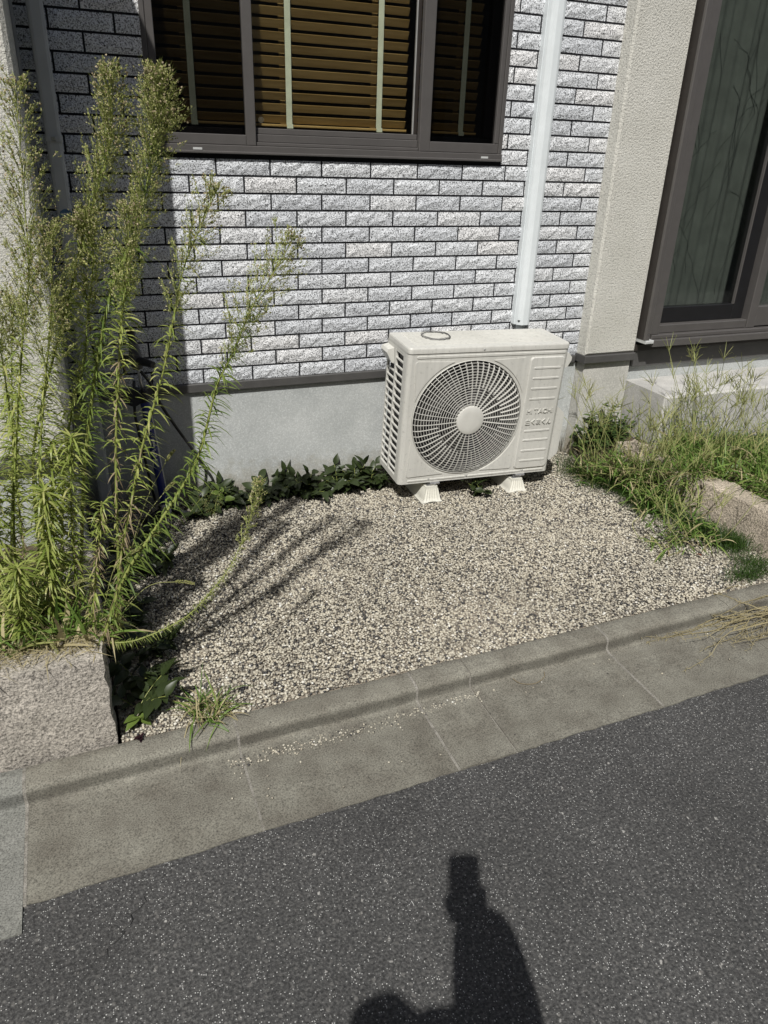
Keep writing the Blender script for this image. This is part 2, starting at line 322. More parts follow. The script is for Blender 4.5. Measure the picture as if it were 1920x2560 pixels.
prof = [(0, -.2), (0, -.003), (-.004, .001), (-.030, .001), (-.066, .000), (-.077, -.003), (-.084, -.009), (-.0865, -.018), (-.0865, -.038), (-.0885, -.046), (-.095, -.051), (-.112, -.0540), (-.2, -.056), (-.300, -.058), (-.388, -.060), (-.389, -.2)]
kerb = bpy.data.objects.new('kerb', None); col.objects.link(kerb); tag(kerb, kind='structure')
def kerb_piece(x0, x1, name, mat, seed, ext=0, dz=0):
    rg = rng_of(seed); nseg = max(2, int((x1 - x0) / .03)); V = []; F = []; k = len(prof); tilt = rg.uniform(-.002, .002)
    for i in range(nseg + 1):
        x = x0 + (x1 - x0) * i / nseg
        for j, (dy, z) in enumerate(prof):
            e = -ext * max(0, (-dy - .106) / .28) if dy < -.106 else 0
            jit = rg.uniform(-.0035, .0035) if j >= k - 2 else (rg.uniform(-.0012, .0012) if j in (2, 3) else 0)
            V.append((x, KY(x) + dy + e + jit, z + dz + (tilt if 0 < j < k - 1 else 0)))
    for i in range(nseg):
        for j in range(k - 1): F.append((i * k + j, (i + 1) * k + j, (i + 1) * k + j + 1, i * k + j + 1))
    F += [tuple(range(k)), tuple(nseg * k + j for j in range(k))[::-1]]
    return MB().add(V, F).build(name, mat, kerb, smooth=True, autos=70)
ks = [-3.13, -2.56, -2.0, -1.44, -.88, -.312, -.122, .43, .997, 1.563, 2.13, 2.7]
for i in range(len(ks) - 1):
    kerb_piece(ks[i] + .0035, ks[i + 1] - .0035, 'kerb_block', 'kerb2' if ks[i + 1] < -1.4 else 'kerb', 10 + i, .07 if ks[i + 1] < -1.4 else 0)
for i, x in enumerate(ks[1:-1]): kerb_piece(x - .0045, x + .0045, 'joint', 'joint', 50 + i, .07 if x < -1.5 else 0, -.0022)

# pebbles: one mesh, far too many to count
def scatter_pebbles(name, pts, rad, seed):
    rs = np.random.RandomState(seed); n = len(pts)
    t = (1 + 5 ** .5) / 2
    ico = np.array([(-1, t, 0), (1, t, 0), (-1, -t, 0), (1, -t, 0), (0, -1, t), (0, 1, t), (0, -1, -t), (0, 1, -t), (t, 0, -1), (t, 0, 1), (-t, 0, -1), (-t, 0, 1)]) / math.sqrt(1 + t * t)
    fa = np.array([(0, 11, 5), (0, 5, 1), (0, 1, 7), (0, 7, 10), (0, 10, 11), (1, 5, 9), (5, 11, 4), (11, 10, 2), (10, 7, 6), (7, 1, 8), (3, 9, 4), (3, 4, 2), (3, 2, 6), (3, 6, 8), (3, 8, 9), (4, 9, 5), (2, 4, 11), (6, 2, 10), (8, 6, 7), (9, 8, 1)])
    A = rs.normal(size=(n, 3, 3)); Q, _ = np.linalg.qr(A)
    sc = rad[:, None] * rs.uniform(.7, 1.2, (n, 3)) * np.array([1, 1, .66])
    jit = 1 + rs.uniform(-.16, .16, (n, 12, 1))
    V = np.einsum('nij,nkj->nki', Q, ico[None] * jit) * sc[:, None, :] + pts[:, None, :]
    F = fa[None] + (np.arange(n) * 12)[:, None, None]
    me = bpy.data.meshes.new(name); nf = n * 20
    me.vertices.add(n * 12); me.vertices.foreach_set('co', V.astype(np.float32).ravel())
    me.loops.add(nf * 3); me.loops.foreach_set('vertex_index', F.astype(np.int32).ravel())
    me.polygons.add(nf); me.polygons.foreach_set('loop_start', np.arange(0, nf * 3, 3, dtype=np.int32))
    me.update(calc_edges=True); me.polygons.foreach_set('use_smooth', np.ones(nf, dtype=bool))
    me.materials.append(M['pebble']); ob = bpy.data.objects.new(name, me); col.objects.link(ob); return ob
rs = np.random.RandomState(3)
gx = np.arange(-1.185, 1.44, .0081); gy = np.arange(-1.56, .0, .0081)
X, Y = np.meshgrid(gx, gy); P = np.stack([X.ravel(), Y.ravel()], 1) + rs.uniform(-.0038, .0038, (X.size, 2))
P = P[P[:, 1] > KY(P[:, 0]) + .003]
rad = rs.uniform(.0040, .0060, len(P)) * np.where(rs.rand(len(P)) < .07, 1.3, 1)
zz = rs.uniform(-.006, -.0005, len(P)) + .004 * np.sin(P[:, 0] * 5 + 1) * np.sin(P[:, 1] * 6)
o = scatter_pebbles('gravel', np.column_stack([P, zz]), rad, 4); tag(o, 'fine pale and dark washed gravel between kerb and house wall', 'gravel', kind='stuff')
n = 420; px = rs.uniform(-.92, -.1, n); py = KY(px) - .115 - np.abs(rs.normal(0, .016, n)) - .03 * rs.rand(n) * (px < -.4)
px2 = rs.uniform(-1.0, 1.2, 60); py2 = KY(px2) - rs.uniform(.12, .36, 60)
pp = np.column_stack([np.r_[px, px2], np.r_[py, py2], np.full(n + 60, -.0535)]); o = scatter_pebbles('spilled_gravel', pp, rs.uniform(.0015, .0042, n + 60), 6); tag(o, 'loose pebbles spilled along the gutter below the kerb', 'gravel', kind='stuff')

# ---------------------------------------------------------------- the house
house = thing('house', 'house with grey split-face brick cladding, beige stucco corners and bronze window frames', 'house', (0, .5, 0))
XL, XR = -1.212, 1.311
WX0, WX1, WZ0, WZ1 = -.7885, .7405, 1.475, 2.62
ZT = 2.90
bw = MB().box(XL, WX0 + .01, .0045, .12, ZB, ZT).box(WX1 - .01, XR, .0045, .12, ZB, ZT).box(WX0 + .01, WX1 - .01, .0045, .12, ZB, WZ0 + .01).box(WX0 + .01, WX1 - .01, .0045, .12, WZ1 - .01, ZT).build('brick_wall', 'grout', house)
gapx, gapz = .0038, .0041
bmesh_cache = {}
def brick_mesh(wd, var):
    key = (round(wd, 4), var)
    if key in bmesh_cache: return bmesh_cache[key]
    rg = rng_of(var * 7 + int(wd * 1e4)); h = PH - 2 * gapz; nx = max(2, int(round(wd / .027))); nz = 3; mb = MB(); V = []; F = []
    for j in range(nz + 1):
        for i in range(nx + 1):
            e = i in (0, nx) or j in (0, nz)
            V.append((wd * i / nx + (0 if i in (0, nx) else rg.uniform(-.005, .005)), rg.uniform(.0015, .003) if e else rg.uniform(-.0036, .0012), h * j / nz + (0 if j in (0, nz) else rg.uniform(-.004, .004))))
    W1 = nx + 1
    for j in range(nz):
        for i in range(nx): F.append((j * W1 + i, j * W1 + i + 1, (j + 1) * W1 + i + 1, (j + 1) * W1 + i))
    per = [i for i in range(W1)] + [j * W1 + nx for j in range(1, nz + 1)] + [nz * W1 + i for i in range(nx - 1, -1, -1)] + [j * W1 for j in range(nz - 1, 0, -1)]
    b = len(V); V += [(V[i][0], .0125, V[i][2]) for i in per]
    for k in range(len(per)): k2 = (k + 1) % len(per); F.append((per[k2], per[k], b + k, b + k2))
    mb.add(V, F); me = bpy.data.meshes.new('brick'); me.from_pydata([tuple(v) for v in mb.v], [], mb.f); me.materials.append(M['tile']); bmesh_cache[key] = me
    return me
bro = WLOC[house.name]; rb = rng_of(1)
for row in range(35):
    z0 = ZB + row * PH
    if z0 + PH > ZT: break
    off = 0 if row % 2 == 0 else .5
    for i in range(-7, 8):
        a, b = (i + off) * S_ + gapx, (i + 1 + off) * S_ - gapx
        spans = [(max(a, XL + .002), min(b, XR - .001))]
        if z0 + PH - gapz > WZ0 and z0 < WZ1: spans = [(spans[0][0], min(spans[0][1], WX0 - .001)), (max(spans[0][0], WX1 + .001), spans[0][1])]
        for (p, q) in spans:
            if q - p < .012: continue
            full = abs((q - p) - (S_ - 2 * gapx)) < 1e-4
            ob = bpy.data.objects.new('brick', brick_mesh(q - p, rb.randint(0, 9) if full else row % 3)); col.objects.link(ob)
            ob.parent = bw; ob.location = Vector((p, rb.uniform(-.0012, .0012), z0 + gapz)) - bro
# drip trim, foundation
mb = MB()
for (x0, x1, y0, z0, z1) in ((XL, XR - .012, -.011, .514, .5525),): mb.rbox(x0, x1, y0, .05, z0, z1, .003)
mb.build('drip_flashing', 'trim', house)
MB().rbox(XL + .004, 1.322, .008, .15, -.3, .5135, .001).build('foundation', 'found', house)
# left projecting stucco wall
MB().rbox(-4.0, XL, -.80, .25, .588, ZT, .012).build('stucco_wall', 'stucco', house)
MB().rbox(-4.0, XL + .006, -.812, .20, .548, .5875, .003).build('drip_flashing', 'trim', house)
MB().rbox(-4.0, XL - .008, -.785, .15, -.3, .5475, .001).build('foundation', 'found', house)
MB().rbox(XL, XL + .010, -.06, .0, .56, ZT, .002).build('corner_bead', 'pipe_g', house)
# right stucco pillar and the wall with the sliding door
MB().rbox(XR, 1.632, -.075, .2, .566, ZT, .010).build('stucco_pillar', 'stucco', house)
MB().rbox(XR - .010, 1.628, -.090, .2, .526, .5655, .003).build('drip_flashing', 'trim', house)
MB().rbox(1.325, 1.622, -.062, .15, -.3, .5255, .001).build('foundation', 'found2', house)
MB().rbox(1.6225, 4.2, -.030, .15, -.3, .50, .001).build('foundation', 'found', house)
MB().rbox(1.633, 4.2, -.056, .1, .478, .566, .003).build('drip_flashing', 'trim', house)
MB().box(1.633, 4.2, .30, .34, .50, ZT).build('inner_wall', 'dark', house)
# rooms behind the glass
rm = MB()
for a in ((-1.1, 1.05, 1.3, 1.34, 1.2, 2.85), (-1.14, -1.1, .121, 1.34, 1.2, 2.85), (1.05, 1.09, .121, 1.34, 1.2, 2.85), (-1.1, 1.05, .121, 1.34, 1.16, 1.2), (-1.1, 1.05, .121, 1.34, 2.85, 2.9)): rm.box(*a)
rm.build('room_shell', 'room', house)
MB().box(-4.0, 4.2, -.1, 1.4, ZT + .002, ZT + .08).build('upper_floor_slab', 'stucco', house)

# window
win = bpy.data.objects.new('window', None); col.objects.link(win); win.parent = house; WLOC[win.name] = WLOC[house.name]
win['label'] = 'three-part bronze window with side screens above the brick'
WK = .028
def wx(x): return -1.149 + (x + 1.149) * (1 + WK / 3.25)
def wz(z): return 1.52 + (z - 1.52) * (1 + WK / 3.25) if z < 2.5 else z
def fr(name, x0, x1, y0, y1, z0, z1, mat='frame', par=win, c=.002):
    if par is win: x0, x1, y0, y1, z0, z1 = wx(x0), wx(x1), y0 + WK, y1 + WK, wz(z0), wz(z1)
    return MB().rbox(x0, x1, y0, y1, z0, z1, c).build(name, mat, par)
fr('jamb', -.793, -.775, -.030, .11, 1.506, WZ1); fr('jamb', .706, .724, -.030, .11, 1.506, WZ1); fr('head', -.793, .724, -.031, .11, WZ1 + .0005, WZ1 + .03)
fr('sill', -.791, .722, -.040, .11, 1.477, 1.5055); fr('sill_lip', -.789, .720, -.047, -.0405, 1.4745, 1.4835)
fr('drain_cap', -.640, -.605, -.0425, -.0402, 1.486, 1.494, 'pipe_g', win, .0005); fr('drain_cap', .615, .65, -.0425, -.0402, 1.486, 1.494, 'pipe_g', win, .0005)
fr('track', -.388, .318, -.018, .05, 1.506, 1.519)
fr('bottom_rail', -.774, -.428, -.026, .0, 1.5065, 1.543); fr('stile', -.774, -.747, -.0265, .0, 1.5435, WZ1); fr('stile', -.4275, -.389, -.0275, .0, 1.5065, WZ1)
fr('bottom_rail', .3695, .705, -.026, .0, 1.5065, 1.546); fr('stile', .6845, .705, -.0265, .0, 1.5465, WZ1); fr('stile', .319, .369, -.0275, .0, 1.5065, WZ1)
fr('bottom_rail', -.3885, .3185, -.006, .02, 1.5195, 1.548); fr('bottom_rail', -.3885, .3185, .001, .02, 1.5485, 1.570)
fr('inner_rail', -.76, -.43, .020, .045, 1.52, 1.566, 'frame_dk'); fr('inner_rail', .37, .70, .020, .045, 1.52, 1.566, 'black'); fr('inner_stile', .652, .700, .020, .045, 1.567, WZ1, 'black'); fr('inner_stile', -.764, -.742, .020, .045, 1.567, WZ1, 'frame_dk')
fr('stile', .304, .3185, .003, .02, 1.5705, WZ1, 'frame_dk'); fr('edge_gasket', .298, .3035, .006, .018, 1.5705, WZ1, 'silver')
def pane(x0, x1, y, z0, z1, mat, par):
    if par is win: x0, x1, y, z0, z1 = wx(x0), wx(x1), y + WK, wz(z0), wz(z1)
    return MB().box(x0, x1, y, y + .004, z0, z1).build('pane', mat, par)
pane(-.7465, -.428, -.012, 1.5435, WZ1, 'glass_d', win); pane(.3695, .684, -.012, 1.5465, WZ1, 'glass_d', win); pane(-.3885, .304, .008, 1.5705, WZ1, 'glass', win)
# maker's round mark etched low in the clear pane
dm = MB()
for r0, r1 in ((.0085, .0105), (.003, .006)):
    V = []; F = []
    for k in range(20):
        a = k * math.pi / 10; V += [(-.352 + r0 * math.cos(a), .034, 1.600 + r0 * math.sin(a)), (-.352 + r1 * math.cos(a), .034, 1.600 + r1 * math.sin(a))]
    for k in range(20): F.append((2 * k, 2 * k + 1, (2 * k + 3) % 40, (2 * k + 2) % 40))
    dm.add(V, F)
dm.build('etched_mark', plain('etch', (.10, .09, .06), .8), win)

# wooden blinds
def blind(label, x0, x1, tapes):
    t = thing('wooden_blind', label, 'blind', ((x0 + x1) / 2, .09, 1.585))
    proto = None; z = 1.607; k = 0
    while z < 2.60:
        if proto is None:
            L = x1 - x0; mb = MB(); ang = R_(62); cy, cz = math.cos(ang), math.sin(ang); V = []
            for x in (-L / 2, L / 2):
                for (u, v) in ((-.0150, -.0015), (.0150, -.0015), (.0150, .0015), (-.0150, .0015)): V.append((x, u * cy + v * cz, -u * cz + v * cy))
            mb.add(V, [(0, 1, 2, 3), (7, 6, 5, 4), (0, 4, 5, 1), (1, 5, 6, 2), (2, 6, 7, 3), (3, 7, 4, 0)]); o = mb.build('slat', 'wood', t, off=(0, 0, 0)); proto = o
        else:
            o = proto.copy(); col.objects.link(o); o.parent = t
        o.location = (0, 0, z - 1.585 + .0); o.rotation_euler = (R_(random.Random(k).uniform(-1.5, 1.5)), 0, 0); z += .0413; k += 1
    MB().rbox(x0, x1, .068, .112, 1.577, 1.588, .003).build('bottom_rail', 'wood', t)
    for tx in tapes:
        MB().box(tx - .012, tx + .012, .0755, .0765, 1.580, 2.60).build('ladder_tape', 'tape', t)
        MB().box(tx - .013, tx + .013, .0655, .0675, 1.574, 1.590).build('tape_clip', 'tape', t)
        MB().box(tx - .030, tx - .006, .1045, .1055, 1.580, 2.60).build('ladder_tape', 'wood', t)  # rear tape in wood brown, its shade put into the colour
blind('wide wooden blind with cream tapes behind the left and middle window panes', -.735, .298, (-.609, -.224, .170))
blind('narrow dark wooden blind with one tape behind the right window pane', .350, .640, (.563,))

# sliding door
door = bpy.data.objects.new('sliding_door', None); col.objects.link(door); door.parent = house; WLOC[door.name] = WLOC[house.name]
door['label'] = 'bronze sliding glass door with curtain beside the stucco pillar'
DT = 2.7
fd = lambda *a, **k: fr(a[0], *a[1:7], a[7] if len(a) > 7 else 'frame', door, .003)
fd('shutter_rail', 1.6345, 1.664, -.118, -.06, .640, DT, 'frame_dk'); fd('shutter_rail_front', 1.6345, 1.664, -.134, -.1185, .640, DT, 'frame'); fd('frame_jamb', 1.6645, 1.742, -.106, .05, .662, DT)  # rail side darker than its front: the front's sky reflection put into the colours
fd('end_cap', 1.636, 1.690, -.142, -.06, .622, .6395, 'pipe_g'); fd('sill', 1.6905, 4.2, -.140, .05, .604, .640); fd('sill_track', 1.69, 4.2, -.118, .05, .6405, .6615)
fd('soffit_plate', 1.634, 4.2, -.068, .05, .567, .6035, 'frame_dk')
fd('lower_frame', 1.7425, 2.372, -.088, .0, .6625, .706); fd('stile', 2.3725, 2.432, -.094, .0, .6625, DT); fd('bottom_rail', 2.4325, 4.0, -.090, .0, .668, .778)
fd('bottom_rail', 1.7425, 2.290, -.045, .0, .7065, .790, 'black'); fd('stile', 2.2905, 2.372, -.046, .0, .7065, DT, 'black'); fd('stile', 1.7425, 1.760, -.046, .0, .7905, DT, 'frame')
fd('gasket', 2.2865, 2.2903, -.050, -.03, .7905, DT, 'frame'); fd('screw', 1.650, 1.656, -.1355, -.134, .668, .674, 'steel')
pane(1.7605, 2.286, -.030, .7905, DT, 'glass_door', door); pane(2.4325, 4.0, -.055, .7785, DT, 'glass_door', door)
def fold(x): return .075 + .016 * math.sin(x * 38) + .010 * math.sin(x * 91 + 1)
mb = MB(); V = []; F = []; nx = 150
for i in range(nx + 1):
    x = 1.745 + i * .0105
    for z in (.72, DT): V.append((x, fold(x), z))
for i in range(nx): F.append((2 * i, 2 * i + 2, 2 * i + 3, 2 * i + 1))
cur = thing('curtain', 'grey-green lace curtain with dark twig pattern behind the sliding door', 'curtain', (2.5, .07, .72))
mb.add(V, F).build('cloth', 'curtain', cur, smooth=True)
mb = MB(); rg = rng_of(11)
for k in range(44):
    x = rg.uniform(1.76, 2.6); z = rg.uniform(.66, 1.9); a = rg.uniform(-.35, .35); cv = rg.uniform(-3, 3); pts = []
    for j in range(14):
        if z > .73: pts.append((x, fold(x) - .004, z))
        x += math.sin(a) * .03; z += math.cos(a) * .03; a += cv * .03
    if len(pts) > 3: mb.tube(pts, .0008, 3)
mb.build('twig_pattern', 'thread', cur)

# added unseen houses across the street; dark fronts replace bright sky in the glass
oh = thing('added_opposite_house', 'added two-storey grey house across the street, unseen, darkening the glass reflections', 'house', (0, -9.2, 0), 'added unseen houses across the street')
MB().box(-7.5, 5.5, -14, -9.0, -.3, 5.6).build('wall', plain('opposite_render', (.16, .155, .145), .9, 0, .15, 3), oh)
MB().add([(-8, -14.5, 5.6), (6, -14.5, 5.6), (6, -8.5, 5.6), (-8, -8.5, 5.6), (-8, -11.5, 7.2), (6, -11.5, 7.2)], [(0, 3, 2, 1), (3, 4, 5, 2), (0, 1, 5, 4), (0, 4, 3), (1, 2, 5)]).build('roof', plain('opposite_roof', (.05, .05, .055), .8), oh)
for (x, z, ww, hh) in ((-5.5, 3.4, 1.6, 1.1), (-2.0, 3.4, 1.6, 1.1), (2.2, 3.4, 1.6, 1.1), (-5.0, .9, 1.7, 1.2), (-.8, .3, .9, 2.0), (2.4, .3, 2.4, 2.0)):
    f_ = MB().rbox(x, x + ww, -9.002, -8.94, z, z + hh, .01).build('window', 'frame_dk', oh); MB().box(x + .06, x + ww - .06, -8.939, -8.935, z + .06, z + hh - .06).build('pane', 'black', f_)

oh2 = thing('added_opposite_house', 'added long low brown house across the street to the right, unseen, darkening the door reflections', 'house', (13, -9.6, 0), 'added unseen houses across the street')  # second unseen house, added to darken the sliding door's reflection
MB().box(7, 24, -15, -9.4, -.3, 4.6).build('wall', plain('opposite_siding', (.10, .085, .07), .9, 0, .15, 3), oh2)
MB().add([(6.6, -15.4, 4.6), (24.4, -15.4, 4.6), (24.4, -9, 4.6), (6.6, -9, 4.6), (6.6, -12, 6.4), (24.4, -12, 6.4)], [(0, 3, 2, 1), (3, 4, 5, 2), (0, 1, 5, 4), (0, 4, 3), (1, 2, 5)]).build('roof', plain('opposite_tiles', (.06, .05, .05), .8), oh2)
for (x, z) in ((8.5, .8), (12, .8), (16, .8), (9, 3), (14, 3)):
    f_ = MB().rbox(x, x + 1.6, -9.402, -9.34, z, z + 1.2, .01).build('window', 'frame_dk', oh2); MB().box(x + .06, x + 1.54, -9.339, -9.335, z + .06, z + 1.14).build('pane', 'black', f_)

# ---------------------------------------------------------------- pipes on the wall
def tube_rect(mb, x0, x1, y0, y1, z0, z1, c):
    poly = [(x0 + c, y0), (x1 - c, y0), (x1 - c * .3, y0 + c * .3), (x1, y0 + c), (x1, y1), (x0, y1), (x0, y0 + c), (x0 + c * .3, y0 + c * .3)]
    n = len(poly); V = [(x, y, z) for z in (z0, z1) for x, y in poly]
    return mb.add(V, [(i, (i + 1) % n, n + (i + 1) % n, n + i) for i in range(n)] + [tuple(range(n))[::-1], tuple(range(n, 2 * n))])
t = thing('drainpipe', 'grey square drainpipe beside the left stucco corner behind the tall weeds', 'drainpipe', (-1.132, -.07, .02))
tube_rect(MB(), -1.160, -1.106, -.105, -.045, .02, 2.88, .012).build('pipe', 'pipe_g', t)
for z in (1.498, .62): tube_rect(MB(), -1.163, -1.103, -.109, -.041, z, z + .018, .012).build('bracket', 'pipe_g', t); MB().rbox(-1.140, -1.126, -.113, -.1095, z + .002, z + .016, .001).build('clamp', 'steel', t)
for z in (1.507, .63): MB().box(-1.140, -1.128, -.044, .012, z - .004, z + .004).build('wall_pin', 'pipe_g', t)
V = [(-1.128, -.1075, 1.252)] + [(-1.128 + .024 * math.cos(k * math.pi / 12), -.1065, 1.252 + .024 * math.sin(k * math.pi / 12)) for k in range(24)]
st = MB().add(V, [(0, 1 + k, 1 + (k + 1) % 24) for k in range(24)]).build('sticker', 'sticker', t)
MB().box(-1.144, -1.112, -.1088, -.1082, 1.258, 1.262).box(-1.140, -1.118, -.1088, -.1082, 1.244, 1.249).build('sticker_print', 'white', st)

t = thing('wall_duct', 'white plastic duct running up the brick wall above the outdoor unit', 'duct', (.925, -.04, .742))
poly = [(.889, .012), (.889, -.030), (.893, -.044), (.903, -.058), (.914, -.062), (.941, -.062), (.952, -.058), (.962, -.044), (.966, -.030), (.966, .012)]
n = len(poly); V = [(x, y, z) for z in (.742, 2.88) for x, y in poly]
MB().add(V, [(i, (i + 1) % n, n + (i + 1) % n, n + i) for i in range(n)] + [tuple(range(n, 2 * n))]).build('cover', 'pipe_w', t)
MB().box(.884, .8885, -.026, .012, .742, 2.88).box(.9665, .971, -.026, .012, .742, 2.88).build('base_flange', 'pipe_w', t)
MB().tube([(.925, -.02, 1.0), (.925, -.02, .72), (.93, -.03, .55), (.94, -.06, .42)], .021, 10).build('insulated_pipes', 'pipe_w', t)
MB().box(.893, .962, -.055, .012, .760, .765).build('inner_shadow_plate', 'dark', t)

# ---------------------------------------------------------------- outdoor unit (local axes: x along front, y to the wall, z up)
W, D, H = .803, .259, .626
ac = local_thing('air_conditioner', 'cream outdoor air conditioner unit with round fan grille standing on white blocks', 'air conditioner')
ac.location = (.146, -.350, .0965); ac.rotation_mode = 'YXZ'; ac.rotation_euler = (R_(2.742), R_(1.084), R_(-2.267))
def rc(cx, cy, r, a0, a1, n=6): return [(cx + r * math.cos(R_(a0 + (a1 - a0) * i / n)), cy + r * math.sin(R_(a0 + (a1 - a0) * i / n))) for i in range(n + 1)]
CX, CZ, GR = .319, .3135, .279
mb = MB(); rr = .020
# front sheet with the fan opening
n = 96; V = []; F = []; x0, x1, z0, z1 = rr, W - rr, .004, H
angs = [2 * math.pi * i / n for i in range(n)]
for (cx_, cz_) in ((x0, z0), (x1, z0), (x1, z1), (x0, z1)):
    a = math.atan2(cz_ - CZ, cx_ - CX) % (2 * math.pi); i = min(range(n), key=lambda k: abs(angs[k] - a)); angs[i] = a
for a in angs:
    c, s = math.cos(a), math.sin(a); V.append((CX + GR * c, 0, CZ + GR * s))
    tt = min(((x1 - CX) / c if c > 1e-9 else (x0 - CX) / c if c < -1e-9 else 9), ((z1 - CZ) / s if s > 1e-9 else (z0 - CZ) / s if s < -1e-9 else 9)); V.append((CX + tt * c, 0, CZ + tt * s))
for i in range(n): j = (i + 1) % n; F.append((2 * i, 2 * i + 1, 2 * j + 1, 2 * j))
mb.add(V, F)
# rolled lip of the opening
V = []; F = []
for a in angs:
    c, s = math.cos(a), math.sin(a)
    for (r, y) in ((GR, -.0001), (GR - .004, .004), (GR - .006, .012), (GR - .0065, .013)): V.append((CX + r * c, y, CZ + r * s))
for i in range(n):
    j = (i + 1) % n
    for k in range(3): F.append((4 * i + k, 4 * j + k, 4 * j + k + 1, 4 * i + k + 1))
mb.add(V, F)
# rounded front corners, right side, back, bottom
lc = rc(rr, rr, rr, 270, 180); rcn = rc(W - rr, rr, rr, 270, 360)
for pl in (lc + [(0, .044)], rcn + [(W, D), (.16, D)]):
    V = [(x, y, z) for z in (.004, H) for x, y in pl]; k = len(pl); mb.add(V, [(i, i + 1, k + i + 1, k + i) for i in range(k - 1)])
bp = rc(rr, rr, rr, 180, 270) + rc(W - rr, rr, rr, 270, 360) + [(W, D), (0, D)]
mb.add([(x, y, .004) for x, y in bp] + [(x, y, 0) for x, y in bp], [tuple(range(len(bp)))[::-1], tuple(range(len(bp), 2 * len(bp)))] + [(i, (i + 1) % len(bp), len(bp) + (i + 1) % len(bp), len(bp) + i) for i in range(len(bp))])
mb.box(0, .012, .2492, D, .004, H).box(0, .010, .044, .2492, .004, .026).box(0, .010, .044, .2492, .610, H).box(.0, .004, .0442, .056, .026, .610)
cas = mb.build('casing', 'ac', ac, smooth=True, autos=35)
V = []; F = []
for a in angs:
    for (r, y) in ((GR - .0067, .0132), (GR - .012, .128)): V.append((CX + r * math.cos(a), y, CZ + r * math.sin(a)))
for i in range(len(angs)): j = (i + 1) % len(angs); F.append((2 * i, 2 * j, 2 * j + 1, 2 * i + 1))
MB().add(V, F).build('fan_shroud', 'fan', ac)  # interior shade put into the shroud's dark colour
MB().box(.022, W - .03, .13, .25, .006, H - .004).box(.60, .61, .02, .13, .006, H - .004).build('inner_box', 'dark', ac)  # shade behind the fan opening put into a black box
MB().box(.016, .0218, .05, .248, .02, .61).build('condenser_fins', 'fins', ac)
# side louvres
sg = bpy.data.objects.new('side_grille', None); col.objects.link(sg); sg.parent = ac
proto = None
for (ya, yb) in ((.056, .146), (.156, .2492)):
    k = 0; z = .050
    while z < .605:
        if not (ya > .1 and z > .535):
            o = MB().add([(x, y, zz) for x, y, zz in ((.0, ya, z), (.0, yb, z), (.008, yb, z), (.008, ya, z), (.0, ya, z + .006), (.0, yb, z + .006), (.008, yb, z + .006), (.008, ya, z + .006))], [(0, 3, 2, 1), (4, 5, 6, 7), (0, 1, 5, 4), (2, 3, 7, 6), (1, 2, 6, 5), (3, 0, 4, 7)]).build('louvre', 'ac_g', sg)
        z += .0345; k += 1
MB().box(-.001, .012, .146, .156, .0261, .6099).build('divider', 'ac_g', sg)
mb = MB(); mb.prism([(.0, .535), (-.002, .607), (-.030, .600), (-.036, .585), (-.012, .540)], .168, .252); mb.box(.0, .012, .158, .2491, .533, .6095); mb.build('carry_handle', 'ac_g', ac)
# lid
lid_p = rc(rr, rr - .002, rr, 180, 270) + rc(W - rr, rr - .002, rr, 270, 360) + rc(W - .012, D - .010, .012, 0, 90, 4) + rc(.012, D - .010, .012, 90, 180, 4)
lid_p = [(W / 2 + (x - W / 2) * 1.004, y - .0015) for x, y in lid_p]; k = len(lid_p); V = []
for (sc, z) in ((1.0, H + .0012), (1.0, H + .018), (.996, H + .0225), (.985, H + .0258)):
    V += [(W / 2 + (x - W / 2) * (1 - (1 - sc) * .5), D / 2 + (y - D / 2) * (1 - (1 - sc) * 1.6), z) for x, y in lid_p]
F = [tuple(range(k))[::-1], tuple(range(3 * k, 4 * k))]
for L in range(3): F += [(L * k + i, L * k + (i + 1) % k, (L + 1) * k + (i + 1) % k, (L + 1) * k + i) for i in range(k)]
lid = MB().add(V, F).build('lid', 'ac', ac, smooth=True, autos=30)
for i in range(9):
    y = .052 + i * .0228
    MB().add([(.05, y - .006, H + .0256), (W - .06, y - .006, H + .0256), (W - .06, y + .006, H + .0256), (.05, y + .006, H + .0256), (.056, y - .0045, H + .0300), (W - .066, y - .0045, H + .0300), (W - .066, y + .0045, H + .0300), (.056, y + .0045, H + .0300)],
             [(0, 1, 5, 4), (1, 2, 6, 5), (2, 3, 7, 6), (3, 0, 4, 7), (4, 5, 6, 7)]).build('ridge', 'ac', lid)
